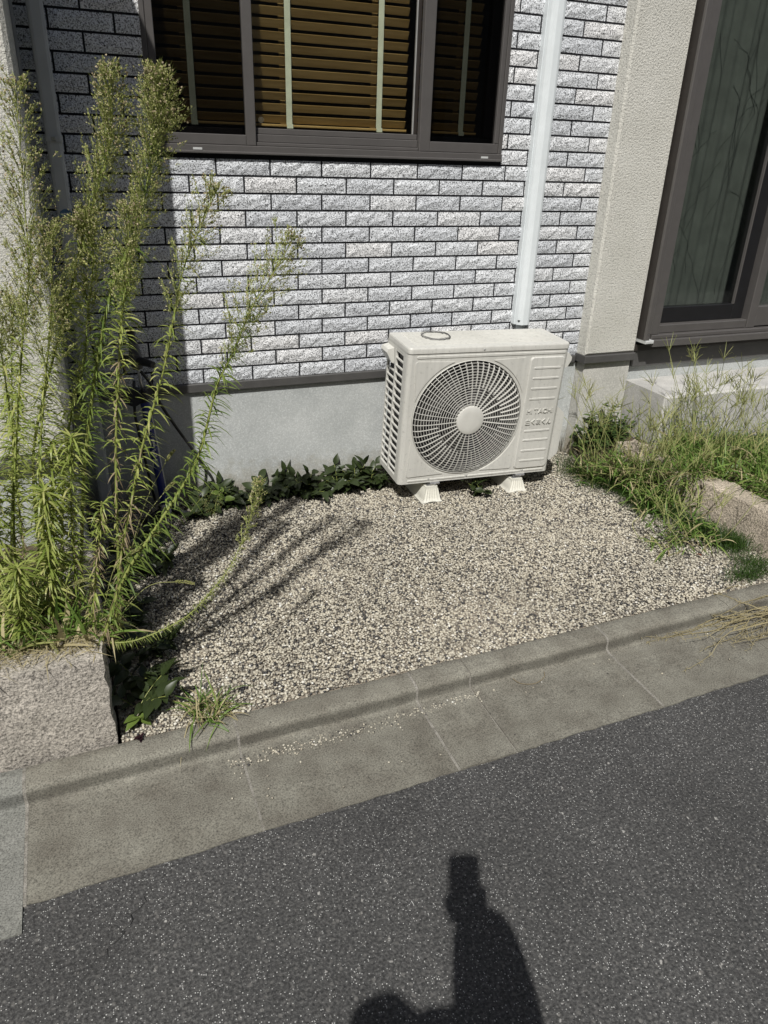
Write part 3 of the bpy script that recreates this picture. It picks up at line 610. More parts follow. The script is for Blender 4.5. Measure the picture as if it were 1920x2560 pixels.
# embossed front
def rrect(x0, x1, z0, z1, r, n=5): return rc(x0 + r, z0 + r, r, 180, 270, n) + rc(x1 - r, z0 + r, r, 270, 360, n) + rc(x1 - r, z1 - r, r, 0, 90, n) + rc(x0 + r, z1 - r, r, 90, 180, n)
def emb(name, poly, h, cham, par=ac, y=0): return MB().prism(poly, -h + y, y + .002, 0, cham).build(name, 'ac', par)
pnl = emb('service_panel', rrect(.604, .786, .029, .593, .016), .0065, .0045)
for z in (.541, .491, .441, .390, .228, .180, .125, .072): emb('rib', rrect(.627, .769, z - .0055, z + .0055, .0054), .0024, .0018, pnl, -.0065)
def corner_plate(sx, sz):
    X0, X1, Z0, Z1, r = .036, .586, .036, .592, GR + .010
    xx = X0 if sx < 0 else X1; zz = Z0 if sz < 0 else Z1
    dz = math.sqrt(max(1e-6, r * r - (xx - CX) ** 2)) if abs(xx - CX) < r else .09
    dx = math.sqrt(max(1e-6, r * r - (zz - CZ) ** 2)) if abs(zz - CZ) < r else .09
    a0 = math.atan2(sz * max(dz, .10), xx - CX); a1 = math.atan2(zz - CZ, sx * max(dx, .10))
    if abs(a1 - a0) > math.pi: a1 += 2 * math.pi if a1 < a0 else -2 * math.pi
    arc = [(CX + r * math.cos(a0 + (a1 - a0) * i / 16), CZ + r * math.sin(a0 + (a1 - a0) * i / 16)) for i in range(17)]
    arc = [(min(max(x, X0), X1), min(max(z, Z0), Z1)) for x, z in arc]
    cr = .012; cpts = [(xx - sx * cr + sx * cr * math.sin(t * math.pi / 8), zz - sz * cr + sz * cr * math.cos(t * math.pi / 8)) for t in range(5)]
    poly = arc + cpts
    ar = sum(poly[i][0] * poly[(i + 1) % len(poly)][1] - poly[(i + 1) % len(poly)][0] * poly[i][1] for i in range(len(poly)))
    if ar < 0: poly = poly[::-1]
    MB().prism(poly, -.0038, .001).build('corner_panel', 'ac', ac)
for sx in (-1, 1):
    for sz in (-1, 1): corner_plate(sx, sz)
emb('top_bead', rrect(.040, .786, .6035, .6165, .006), .0028, .002)
for a, b in ((.045, .150), (.158, .345), (.358, .650), (.662, .775)): emb('bottom_bead', rrect(a, b, .010, .020, .0048), .003, .002)
def disc(name, x, y, z, r, h, mat, par=ac, n=12): return MB().prism([(x + r * math.cos(2 * math.pi * i / n), z + r * math.sin(2 * math.pi * i / n)) for i in range(n)], y - h, y + .001, 0, h * .4).build(name, mat, par)
for x, z in ((.154, .015), (.656, .015), (.36, H + .011), (.352, .015)): disc('screw', x, -.0005 if z < .1 else -.004, z, .0042, .002, 'steel')
# raised lettering
STROKES = {'H': [[(0, 0), (0, 1)], [(.8, 0), (.8, 1)], [(0, .5), (.8, .5)]], 'I': [[(.0, 0), (.0, 1)]], 'T': [[(0, 1), (.9, 1)], [(.45, 0), (.45, 1)]], 'A': [[(0, 0), (.45, 1), (.9, 0)], [(.2, .32), (.7, .32)]],
           'C': [[(.85, .82), (.62, 1), (.25, 1), (.03, .75), (.03, .25), (.25, 0), (.62, 0), (.85, .18)]]}
KANJI = [[[(.42, 1.1), (.30, .88)], [(.0, .0), (.0, .84), (.85, .84), (.85, .0), (.0, .0)], [(0, .42), (.85, .42)]],
         [[(.70, 1.0), (.12, .5), (.75, .0)]],
         [[(.08, .86), (.82, .86)], [(.08, .58), (.82, .58)], [(.45, 1.05), (.45, .14), (.30, .02), (.10, .08), (.08, .22), (.30, .30), (.55, .22), (.85, .03)]],
         [[(.70, 1.0), (.12, .5), (.75, .0)]],
         [[(.45, 1.05), (.05, .0), (.30, .48), (.45, .40), (.48, .08), (.62, .0), (.85, .22)]]]
def strokes(mb, st, x, z, sx, sz, wd, y, h):
    for pl in st:
        for (a, b) in zip(pl[:-1], pl[1:]):
            p = Vector((x + a[0] * sx, z + a[1] * sz)); q = Vector((x + b[0] * sx, z + b[1] * sz)); d = (q - p).normalized(); nn = Vector((-d.y, d.x)) * wd / 2; p -= d * wd * .4; q += d * wd * .4
            mb.prism([tuple(p - nn), tuple(q - nn), tuple(q + nn), tuple(p + nn)], y - h, y + .001)
mb = MB(); x = .627
for ch in 'HITACHI':
    strokes(mb, STROKES[ch], x, .320, .021, .019, .0034, -.0065, .0042 + random.Random(x).uniform(0, .0002)); x += .0135 if ch == 'I' else .0245
mb.build('maker_lettering', 'ac', pnl)
mb = MB()
for i, kk in enumerate(KANJI): strokes(mb, kk, .629 + i * .0285, .263, .0245, .0235, .0032, -.0065, .0042 + .00015 * i)
mb.build('model_lettering', 'ac', pnl)
# fan grille
fg = bpy.data.objects.new('fan_grille', None); col.objects.link(fg); fg.parent = ac
def gy_(r): return -.003 - .027 * (1 - (r / (GR - .002)) ** 7)
mb = MB(); rings = [.080 + i * .01235 for i in range(16)]
for r in rings:
    n = 72; y = gy_(r); V = []
    for i in range(n):
        a = 2 * math.pi * i / n; c, s = math.cos(a), math.sin(a)
        V += [(CX + (r - .0008) * c, y, CZ + (r - .0008) * s), (CX + (r + .0007) * c, y + .0003, CZ + (r + .0007) * s), (CX + (r + .0007) * c, y + .0030, CZ + (r + .0007) * s), (CX + (r - .0008) * c, y + .0030, CZ + (r - .0008) * s)]
    F = []
    for i in range(n):
        j = (i + 1) % n
        for k in range(4): F.append((4 * i + k, 4 * j + k, 4 * j + (k + 1) % 4, 4 * i + (k + 1) % 4))
    mb.add(V, F)
mb.build('grille_rings', 'ac_g', fg)
mb = MB(); ns = 56
for i in range(ns):
    a = 2 * math.pi * (i + .5) / ns; inner = .066 if i % 2 == 0 else .158
    c, s = math.cos(a), math.sin(a); tx, tz = -s, c; V = []; F = []; m_ = 12
    for k in range(m_):
        r = inner + (GR - .004 - inner) * k / (m_ - 1); y = gy_(r) - .0012 if k < m_ - 1 else .004; tw = .0008
        for sg_ in (-1, 1): V += [(CX + r * c + sg_ * tw * tx, y, CZ + r * s + sg_ * tw * tz), (CX + r * c + sg_ * tw * tx + .0012 * tx, y + .0095, CZ + r * s + sg_ * tw * tz + .0012 * tz)]
    for k in range(m_ - 1):
        b = 4 * k; F += [(b, b + 2, b + 6, b + 4), (b, b + 4, b + 5, b + 1), (b + 2, b + 3, b + 7, b + 6)]
    mb.add(V, F)
mb.build('grille_spokes', 'ac_g', fg)
V = []; F = []; n = 48
hp = [(.0, -.0372), (.040, -.0368), (.060, -.0355), (.067, -.033), (.0695, -.028), (.0695, -.016)]
for (r, y) in hp[1:]: V += [(CX + r * math.cos(2 * math.pi * i / n), y, CZ + r * math.sin(2 * math.pi * i / n)) for i in range(n)]
V.append((CX, hp[0][1], CZ)); F = [(i, (i + 1) % n, len(V) - 1) for i in range(n)]
for k in range(len(hp) - 2): F += [(k * n + i, (k + 1) * n + i, (k + 1) * n + (i + 1) % n, k * n + (i + 1) % n) for i in range(n)]
MB().add(V, F).build('hub_cap', 'ac_g', fg, smooth=True, autos=40)
n = 96; V = []; F = []
for i in range(n):
    c, s = math.cos(2 * math.pi * i / n), math.sin(2 * math.pi * i / n)
    for (r, y) in ((GR - .0050, -.0035), (GR - .0035, -.0050), (GR - .0018, -.0045), (GR - .0008, -.0005), (GR - .0050, .004)): V.append((CX + r * c, y, CZ + r * s))
for i in range(n):
    j = (i + 1) % n
    for k in range(5): F.append((5 * i + k, 5 * j + k, 5 * j + (k + 1) % 5, 5 * i + (k + 1) % 5))
MB().add(V, F).build('rim', 'ac_g', fg, smooth=True)
fan = bpy.data.objects.new('fan', None); col.objects.link(fan); fan.parent = ac
for b in range(3):
    V = []; F = []
    for i in range(7):
        r = .05 + i * .034
        for j in range(6):
            a = R_(b * 120 + 15 + (j - 2.5) * (16 + i * .8) + i * 5); V.append((CX + r * math.cos(a), .075 + (j - 2.5) * .011, CZ + r * math.sin(a)))
    for i in range(6):
        for j in range(5): F.append((i * 6 + j, i * 6 + j + 1, (i + 1) * 6 + j + 1, (i + 1) * 6 + j))
    MB().add(V, F).build('blade', 'fan', fan, smooth=True)
disc('fan_hub', CX, .07, CZ, .05, .02, 'fan', fan, 24)
# right-hand pipe cover and handle
mb = MB(); poly = [(W, .060), (W + .006, .052), (W + .044, .085), (W + .048, .10), (W + .048, .285), (W + .042, .305), (W + .004, .335), (W, .335)]
mb.prism(poly, .012, .215); mb.build('valve_cover', 'ac', ac)
MB().prism([(W, .53), (W + .014, .535), (W + .030, .565), (W + .030, .580), (W + .012, .600), (W, .602)], .012, .11).build('carry_handle', 'ac_g', ac)
for x in (.16, .62): MB().rbox(x, x + .05, -.012, D + .01, -.010, -.0005, .002).build('mounting_foot', 'steel', ac); disc('bolt', x + .025, -.012, -.0055, .004, .004, 'steel')

# mounting blocks
def mblock(label, cx, y0, y1, h, rot):
    t = thing('mounting_block', label, 'block', (cx, (y0 + y1) / 2, 0), 'white blocks under the outdoor unit'); hw, hl = .030, (y1 - y0) / 2
    n = 72; V = []; F = []; levels = [(0, .024, .0), (.004, .024, .0), (.010, .016, .2), (.022, .011, 1), (h - .012, .001, 1), (h - .008, 0, .0), (h, 0, 0)]
    for (z, ex, fl) in levels:
        for i in range(n):
            u = i / n * 4; sd_ = int(u); q = u - sd_
            a, b = hw + ex * .95, hl + ex * .7
            c4 = [(-a, -b), (a, -b), (a, b), (-a, b)]; p, r = c4[sd_], c4[(sd_ + 1) % 4]; x = p[0] + (r[0] - p[0]) * q; y = p[1] + (r[1] - p[1]) * q
            per = 6 if sd_ % 2 == 0 else 18
            d = fl * .0030 * math.cos(q * per * 2 * math.pi); nx_, ny_ = [(0, -1), (1, 0), (0, 1), (-1, 0)][sd_]
            wv = .010 * math.cos(q * 2 * math.pi) if z == 0 and sd_ % 2 == 0 else 0
            V.append((x + nx_ * d, y + ny_ * d, z + (max(0, -wv) if z < .005 else 0)))
    k = len(levels)
    for L in range(k - 1): F += [(L * n + i, L * n + (i + 1) % n, (L + 1) * n + (i + 1) % n, (L + 1) * n + i) for i in range(n)]
    F.append(tuple(range((k - 1) * n, k * n)))
    b = MB().add(V, F).build('body', 'block', t, off=(0, 0, 0), smooth=True, autos=40); b.location.z = -.001
    MB().rbox(-.022, .022, -hl + .008, -hl + .055, h, h + .004, .001).build('channel_plate', 'steel', t, off=(0, 0, 0))
    V = [(.009 * math.cos(i * math.pi / 3), -hl + .032 + .009 * math.sin(i * math.pi / 3), z) for z in (h + .004, h + .010) for i in range(6)]
    MB().add(V, [(i, (i + 1) % 6, 6 + (i + 1) % 6, 6 + i) for i in range(6)] + [tuple(range(6, 12))]).build('bolt', 'steel', t, off=(0, 0, 0))
    t.rotation_euler = (0, 0, R_(rot))
mblock('fluted white plastic block under the left end of the outdoor unit', .318, -.372, -.075, .078, -2.5)
mblock('fluted white plastic block under the right end of the outdoor unit', .776, -.392, -.09, .066, -2.5)

# wire ring lying on the lid
t = local_thing('wire_ring', 'coiled ring of grey wire lying on top of the outdoor unit', 'wire'); t.matrix_world = Matrix.Identity(4)
acm = Matrix.Translation(ac.location) @ ac.rotation_euler.to_matrix().to_4x4()
for k, (r, dx, dy, h) in enumerate(((.0665, 0, 0, .0318), (.0640, .002, -.002, .0344), (.0655, -.002, .002, .0368))):
    pts = [acm @ Vector((.191 + dx + r * math.cos(i * math.pi / 18), .160 + dy + r * math.sin(i * math.pi / 18) * (1 + .04 * math.sin(3 * i)), H + h + .001 * math.sin(i * .7))) for i in range(37)]
    MB().tube(pts, .0013, 6, False).build('wire_turn', 'wire', t)

# ---------------------------------------------------------------- granite edging, step, soil
def rough_block(x0, x1, y0, y1, z0, z1, seed, amp=.006, step=.03, fx=None):
    rg = rng_of(seed); mb = MB(); 
    def face(o_, u, v, nu, nv):
        V = []; F = []
        for j in range(nv + 1):
            for i in range(nu + 1): V.append(Vector(o_) + Vector(u) * (i / nu) + Vector(v) * (j / nv))
        for j in range(nv):
            for i in range(nu): F.append((j * (nu + 1) + i, j * (nu + 1) + i + 1, (j + 1) * (nu + 1) + i + 1, (j + 1) * (nu + 1) + i))
        mb.add(V, F)
    nx, ny, nz = max(1, int((x1 - x0) / step)), max(1, int((y1 - y0) / step)), max(1, int((z1 - z0) / step))
    dx, dy, dz = (x1 - x0, 0, 0), (0, y1 - y0, 0), (0, 0, z1 - z0)
    face((x0, y0, z0), dx, dz, nx, nz); face((x0, y0, z1), dx, dy, nx, ny); face((x1, y0, z0), dy, dz, ny, nz); face((x0, y1, z0), dz, dy and (0, y0 - y1, 0), nz, ny); face((x1, y1, z0), (x0 - x1, 0, 0), dz, nx, nz)
    cache = {}
    out = []
    for v in mb.v:
        k = tuple(round(c, 4) for c in v)
        if k not in cache:
            edge = sum((abs(v[0] - x0) < 1e-5 or abs(v[0] - x1) < 1e-5, abs(v[1] - y0) < 1e-5 or abs(v[1] - y1) < 1e-5, abs(v[2] - z1) < 1e-5)) >= 2
            q = Vector(v) + Vector((rg.uniform(-amp, amp), rg.uniform(-amp, amp), rg.uniform(-amp, amp)))
            if edge: q = q + (Vector(((x0 + x1) / 2, (y0 + y1) / 2, z1 - .05)) - q).normalized() * .006
            if v[2] <= z0 + 1e-5: q.z = z0
            cache[k] = q
        out.append(cache[k])
    if fx: out = [Vector(fx(p)) for p in out]
    idx = {}; nv_ = []; mp = []
    for k, p in zip([tuple(round(c, 4) for c in v) for v in mb.v], out):
        if k not in idx: idx[k] = len(nv_); nv_.append(tuple(p))
        mp.append(idx[k])
    mb.f = [tuple(mp[i] for i in f) for f in mb.f]; mb.v = nv_; return mb
t = thing('granite_planter', 'rough grey granite planter edging full of tall weeds beside the kerb', 'planter', (-1.7, -1.2, 0))
sk = lambda p: (p[0], p[1] + .0255 * (p[0] + 1.2), p[2])
rough_block(-2.0, -1.199, -1.536, -1.425, -.06, .285, 5, .0055, .03, sk).build('granite_slab', 'granite', t, smooth=True, autos=60, fixn=True)
rough_block(-2.85, -2.006, -1.536, -1.425, -.06, .280, 6, .0055, .03, sk).build('granite_slab', 'granite', t, smooth=True, autos=60, fixn=True)
rough_block(-1.318, -1.200, -1.420, -.805, .0, .278, 7, .004, .04).build('granite_slab', 'granite', t, smooth=True, autos=60, fixn=True)
V = []; F = []; rg = rng_of(8); nx, ny = 40, 16
for j in range(ny + 1):
    for i in range(nx + 1): V.append((-2.8 + i * (1.49 / nx), -1.44 + j * (.66 / ny), .262 + rg.uniform(-.012, .016)))
for j in range(ny):
    for i in range(nx): F.append((j * (nx + 1) + i, j * (nx + 1) + i + 1, (j + 1) * (nx + 1) + i + 1, (j + 1) * (nx + 1) + i))
MB().add(V, F).build('soil', 'soil', t, smooth=True)
t = thing('granite_edging', 'low pinkish granite edging stones beside the crabgrass on the right', 'edging', (1.5, -.9, 0))
yw = lambda p: (p[0] - .085 * (p[1] + .5), p[1], p[2])
rough_block(1.405, 1.535, -1.46, -.90, -.02, .172, 15, .006, .03, yw).build('granite_slab', 'granite2', t, smooth=True, autos=60, fixn=True)
rough_block(1.405, 1.535, -.893, -.33, -.02, .168, 16, .006, .03, yw).build('granite_slab', 'granite2', t, smooth=True, autos=60, fixn=True)
rough_block(1.625, 2.75, -1.455, -1.345, -.06, .165, 17, .006, .03, lambda p: (p[0], p[1] + .0255 * (p[0] - 1.5), p[2])).build('granite_slab', 'granite2', t, smooth=True, autos=60, fixn=True)
rough_block(2.758, 4.1, -1.455, -1.345, -.06, .162, 18, .006, .03, lambda p: (p[0], p[1] + .0255 * (p[0] - 1.5), p[2])).build('granite_slab', 'granite2', t, smooth=True, autos=60, fixn=True)
V = []; F = []; rg = rng_of(9); nx, ny = 44, 23
for j in range(ny + 1):
    for i in range(nx + 1): V.append((1.47 + i * .06 - .085 * (-1.40 + j * .06 + .5), -1.40 + j * .06, .118 + rg.uniform(-.012, .018)))
for j in range(ny):
    for i in range(nx): F.append((j * (nx + 1) + i, j * (nx + 1) + i + 1, (j + 1) * (nx + 1) + i + 1, (j + 1) * (nx + 1) + i))
tag(MB().add(V, F).build('garden_soil', 'soil', smooth=True), kind='structure')
stp = MB().rbox(1.637, 4.2, -.363, -.031, -.1, .40, .010).build('concrete_step', 'conc', smooth=False); tag(stp, 'smooth grey concrete step below the sliding door, behind the grass', 'step')

# ---------------------------------------------------------------- floor pump
t = thing('floor_pump', 'blue bicycle floor pump leaning in the shade behind the weeds', 'pump', (-.885, -.13, 0))
a0, a1 = Vector((-.888, -.14, .03)), Vector((-.938, -.115, .66)); ax = (a1 - a0).normalized()
P_ = lambda u: a0 + ax * u
MB().tube([P_(0), P_(.50)], .0195, 20).build('barrel', 'blue', t, smooth=True, autos=40)
MB().tube([P_(.50), P_(.545)], [.0215, .0205], 16).build('barrel_cap', 'blackp', t, smooth=True, autos=40)
MB().tube([P_(-.015), P_(.03)], [.022, .022], 16).build('barrel_foot', 'white', t, smooth=True, autos=40)
MB().tube([P_(.54), P_(.66)], .006, 10).build('rod', 'steel', t, smooth=True)
hx = Vector((.5, -.86, .06)).normalized()
MB().tube([P_(.67) - hx * .11, P_(.675) - hx * .05, P_(.675) + hx * .05, P_(.67) + hx * .11], [.013, .017, .017, .013], 12).build('handle', 'blackp', t, smooth=True, autos=50)
MB().tube([P_(.64), P_(.66), P_(.72), P_(.755)], [.020, .028, .022, .016], 14).build('handle_hub', plain('grey_plastic', (.06, .06, .062), .5), t, smooth=True, autos=50)
MB().tube([P_(.75), P_(.80)], [.014, .017], 12).build('hose_head', 'blackp', t, smooth=True, autos=50)
MB().tube([P_(.50) + Vector((-.05, -.03, .03)), P_(.50) + Vector((-.045, -.055, .035))], [.034, .034], 20).build('gauge', 'blackp', t, smooth=True, autos=40)
MB().tube([P_(.545) + Vector((-.03, -.01, .05)), P_(.45) + Vector((-.05, -.01, 0)), P_(.2) + Vector((-.045, 0, 0)), P_(.05) + Vector((-.04, 0, 0))], .006, 8).build('gauge_hose', 'blackp', t, smooth=True)
hp = [Vector((-.93, -.13, .66)), Vector((-.895, -.12, .60)), Vector((-.86, -.10, .50)), Vector((-.80, -.08, .38)), Vector((-.735, -.07, .26)), Vector((-.69, -.06, .16)), Vector((-.72, -.07, .05)), Vector((-.82, -.12, .03))]
def smooth_path(pts, n):
    pts = [Vector(p) for p in pts]; out = []
    for i in range(len(pts) - 1):
        p0, p1, p2, p3 = pts[max(i - 1, 0)], pts[i], pts[i + 1], pts[min(i + 2, len(pts) - 1)]
        for k in range(n):
            u = k / n; out.append(.5 * ((2 * p1) + (p2 - p0) * u + (2 * p0 - 5 * p1 + 4 * p2 - p3) * u * u + (3 * p1 - p0 - 3 * p2 + p3) * u ** 3))
    return out + [pts[-1]]
MB().tube(smooth_path(hp, 8), .0068, 8).build('hose', 'blackp', t, smooth=True)
base = MB(); base.tube([(-.888 - .11, -.20, .012), (-.888, -.12, .028), (-.888 + .11, -.20, .012)], [.012, .016, .012], 8).tube([(-.888, -.12, .026), (-.888, -.02, .012)], [.016, .012], 8); base.build('base_feet', 'blackp', t, smooth=True)
# print on the barrel: letters bent round the tube
fc = Vector((-.25, -.95, 0)); fc = (fc - ax * fc.dot(ax)).normalized(); sd_v = ax.cross(fc)
def on_barrel(u, s_, r=.0203): return P_(u) + fc * (r * math.cos(s_ / .0195)) + sd_v * (r * math.sin(s_ / .0195))
LET = {'T': [[(0, 1), (1, 1)], [(.5, 0), (.5, 1)]], 'O': [[(.2, 0), (.8, 0), (1, .25), (1, .75), (.8, 1), (.2, 1), (0, .75), (0, .25), (.2, 0)]], 'P': [[(0, 0), (0, 1), (.8, 1), (1, .85), (1, .62), (.8, .48), (0, .48)]], 'E': [[(1, 0), (0, 0), (0, 1), (1, 1)], [(0, .5), (.85, .5)]], 'A': [[(0, 0), (.5, 1), (1, 0)], [(.2, .35), (.8, .35)]], 'K': [[(0, 0), (0, 1)], [(1, 1), (0, .45), (1, 0)]]}
mb = MB(); u = .475
for ch in 'TOPEAK':
    for pl in LET[ch]:
        for (a, b) in zip(pl[:-1], pl[1:]):
            q0 = Vector((a[0] * .030, (a[1] - .5) * .026)); q1 = Vector((b[0] * .030, (b[1] - .5) * .026)); d = (q1 - q0).normalized(); nn = Vector((-d.y, d.x)) * .0036; q0 -= d * .002; q1 += d * .002
            V = []
            for k in range(4):
                qq = q0 + (q1 - q0) * (k / 3)
                for sgn in (-1, 1): e = qq + nn * sgn; V.append(on_barrel(u - e.x, -(e.y) - .006))
            mb.add(V, [(2 * k, 2 * k + 1, 2 * k + 3, 2 * k + 2) for k in range(3)])
    u -= .046
mb.build('lettering', 'white', t)
mb = MB(); V = []
for i in range(2):
    for k in range(5): V.append(on_barrel(.02 + .45 * i, .020 + k * .0035, .0201))
mb.add(V, [(k, k + 1, 5 + k + 1, 5 + k) for k in range(4)]).build('label_strip', 'silver', t)

# ---------------------------------------------------------------- plants
UP = Vector((0, 0, 1))
def horseweed(label, pts, plume=.55, nleaf=150, ll=.062, nb=70, bl=.085, seed=1, dead=.10, leafmat='hw_leaf', srad=.0055, budk=1.0, fl=.13):
    nleaf = int(nleaf * 3.4); ll *= .88; srad *= .78; nb = int(nb * 1.45); rg = rng_of(seed); base = Vector(pts[0]); t = thing('horseweed', label, 'weed', base, 'tall horseweed stalks growing from the planter')
    path = smooth_path([Vector(p) + Vector((0, 0, 0)) for p in pts], 12); n = len(path)
    def at(u):
        x = u * (n - 1); i = min(int(x), n - 2); return path[i].lerp(path[i + 1], x - i), (path[i + 1] - path[i]).normalized()
    MB().tube(path, [srad * (1 - .82 * i / (n - 1)) for i in range(n)], 6).build('stem', 'hw_stem', t, smooth=True)
    lv, dr = MB(), MB(); ga = 0
    for i in range(nleaf):
        u = (i + rg.random()) / nleaf * min(1, plume + .22); p, tg = at(u); ga += 2.39996 + rg.uniform(-.3, .3)
        a = tg.cross(Vector((.2, 1, .1))).normalized(); b = tg.cross(a); rad = a * math.cos(ga) + b * math.sin(ga)
        isdead = u < dead * rg.uniform(.5, 1.6) and rg.random() < .6
        el = rg.uniform(.25, .75) if not isdead else rg.uniform(-.9, .1)
        d = rad * math.cos(el) + tg * math.sin(el); L = ll * rg.uniform(.7, 1.25) * (1 if u < plume else .6)
        (dr if isdead else lv).ribbon(p, d, L * (.5 if isdead else 1), L * (.07 if isdead else rg.uniform(.075, .115)), rg.uniform(.25, .95) if not isdead else rg.uniform(.3, 1.0), 4, rg)
    lv.build('leaves', leafmat, t, kind='stuff')
    if dr.v: dr.build('withered_leaves', 'dry', t, kind='stuff')
    if nb:
        tw, bd, ff = MB(), MB(), MB()
        for i in range(nb):
            q = (i + rg.random()) / nb; u = plume + (1 - plume) * q * .995; p, tg = at(u); ga += 2.39996 + rg.uniform(-.5, .5)
            a = tg.cross(Vector((.2, 1, .1))).normalized(); b = tg.cross(a); rad = a * math.cos(ga) + b * math.sin(ga)
            L = bl * (.30 + .95 * math.sin(math.pi * min(1, .18 + q * .80)) ** .8) * rg.uniform(.65, 1.2)
            el = rg.uniform(.75, 1.05); d = (rad * math.cos(el) + tg * math.sin(el)).normalized()
            tip = p + d * L + UP * L * .10
            tw.ribbon(p, tip - p, (tip - p).length, .0016, -.03, 2, rg)
            for j in range(int(rg.uniform(7, 12) * (.6 + L * 6))):
                s_ = rg.uniform(.2, 1.0); q0 = p + (tip - p) * s_; dd = (d + Vector((rg.gauss(0, .55), rg.gauss(0, .55), rg.gauss(.15, .5)))).normalized(); l2 = rg.uniform(.006, .020) * (1.2 - .4 * s_)
                q1 = q0 + dd * l2; tw.ribbon(q0, dd, l2, .0010, 0, 1, rg)
                for _ in range(rg.choice((1, 2, 2, 3))):
                    e = (dd + Vector((rg.gauss(0, .5), rg.gauss(0, .5), rg.gauss(.1, .4)))).normalized(); r0 = q1 - dd * rg.uniform(0, l2 * .6)
                    if rg.random() < fl * q: ff.bud(r0 + e * .003, e, rg.uniform(.005, .008), rg.uniform(.0022, .0036))
                    else: bd.bud(r0, e, rg.uniform(.0048, .0074) * budk, rg.uniform(.0013, .0020) * budk)
                tw.ribbon(q0, dd * .5 + d, rg.uniform(.012, .030), .0016, .1, 2, rg)
        tw.build('twigs', 'hw_twig', t, kind='stuff'); bd.build('flower_buds', 'hw_bud', t, kind='stuff')
        if ff.v: ff.build('seed_fluff', 'fluff', t, kind='stuff')
    return t
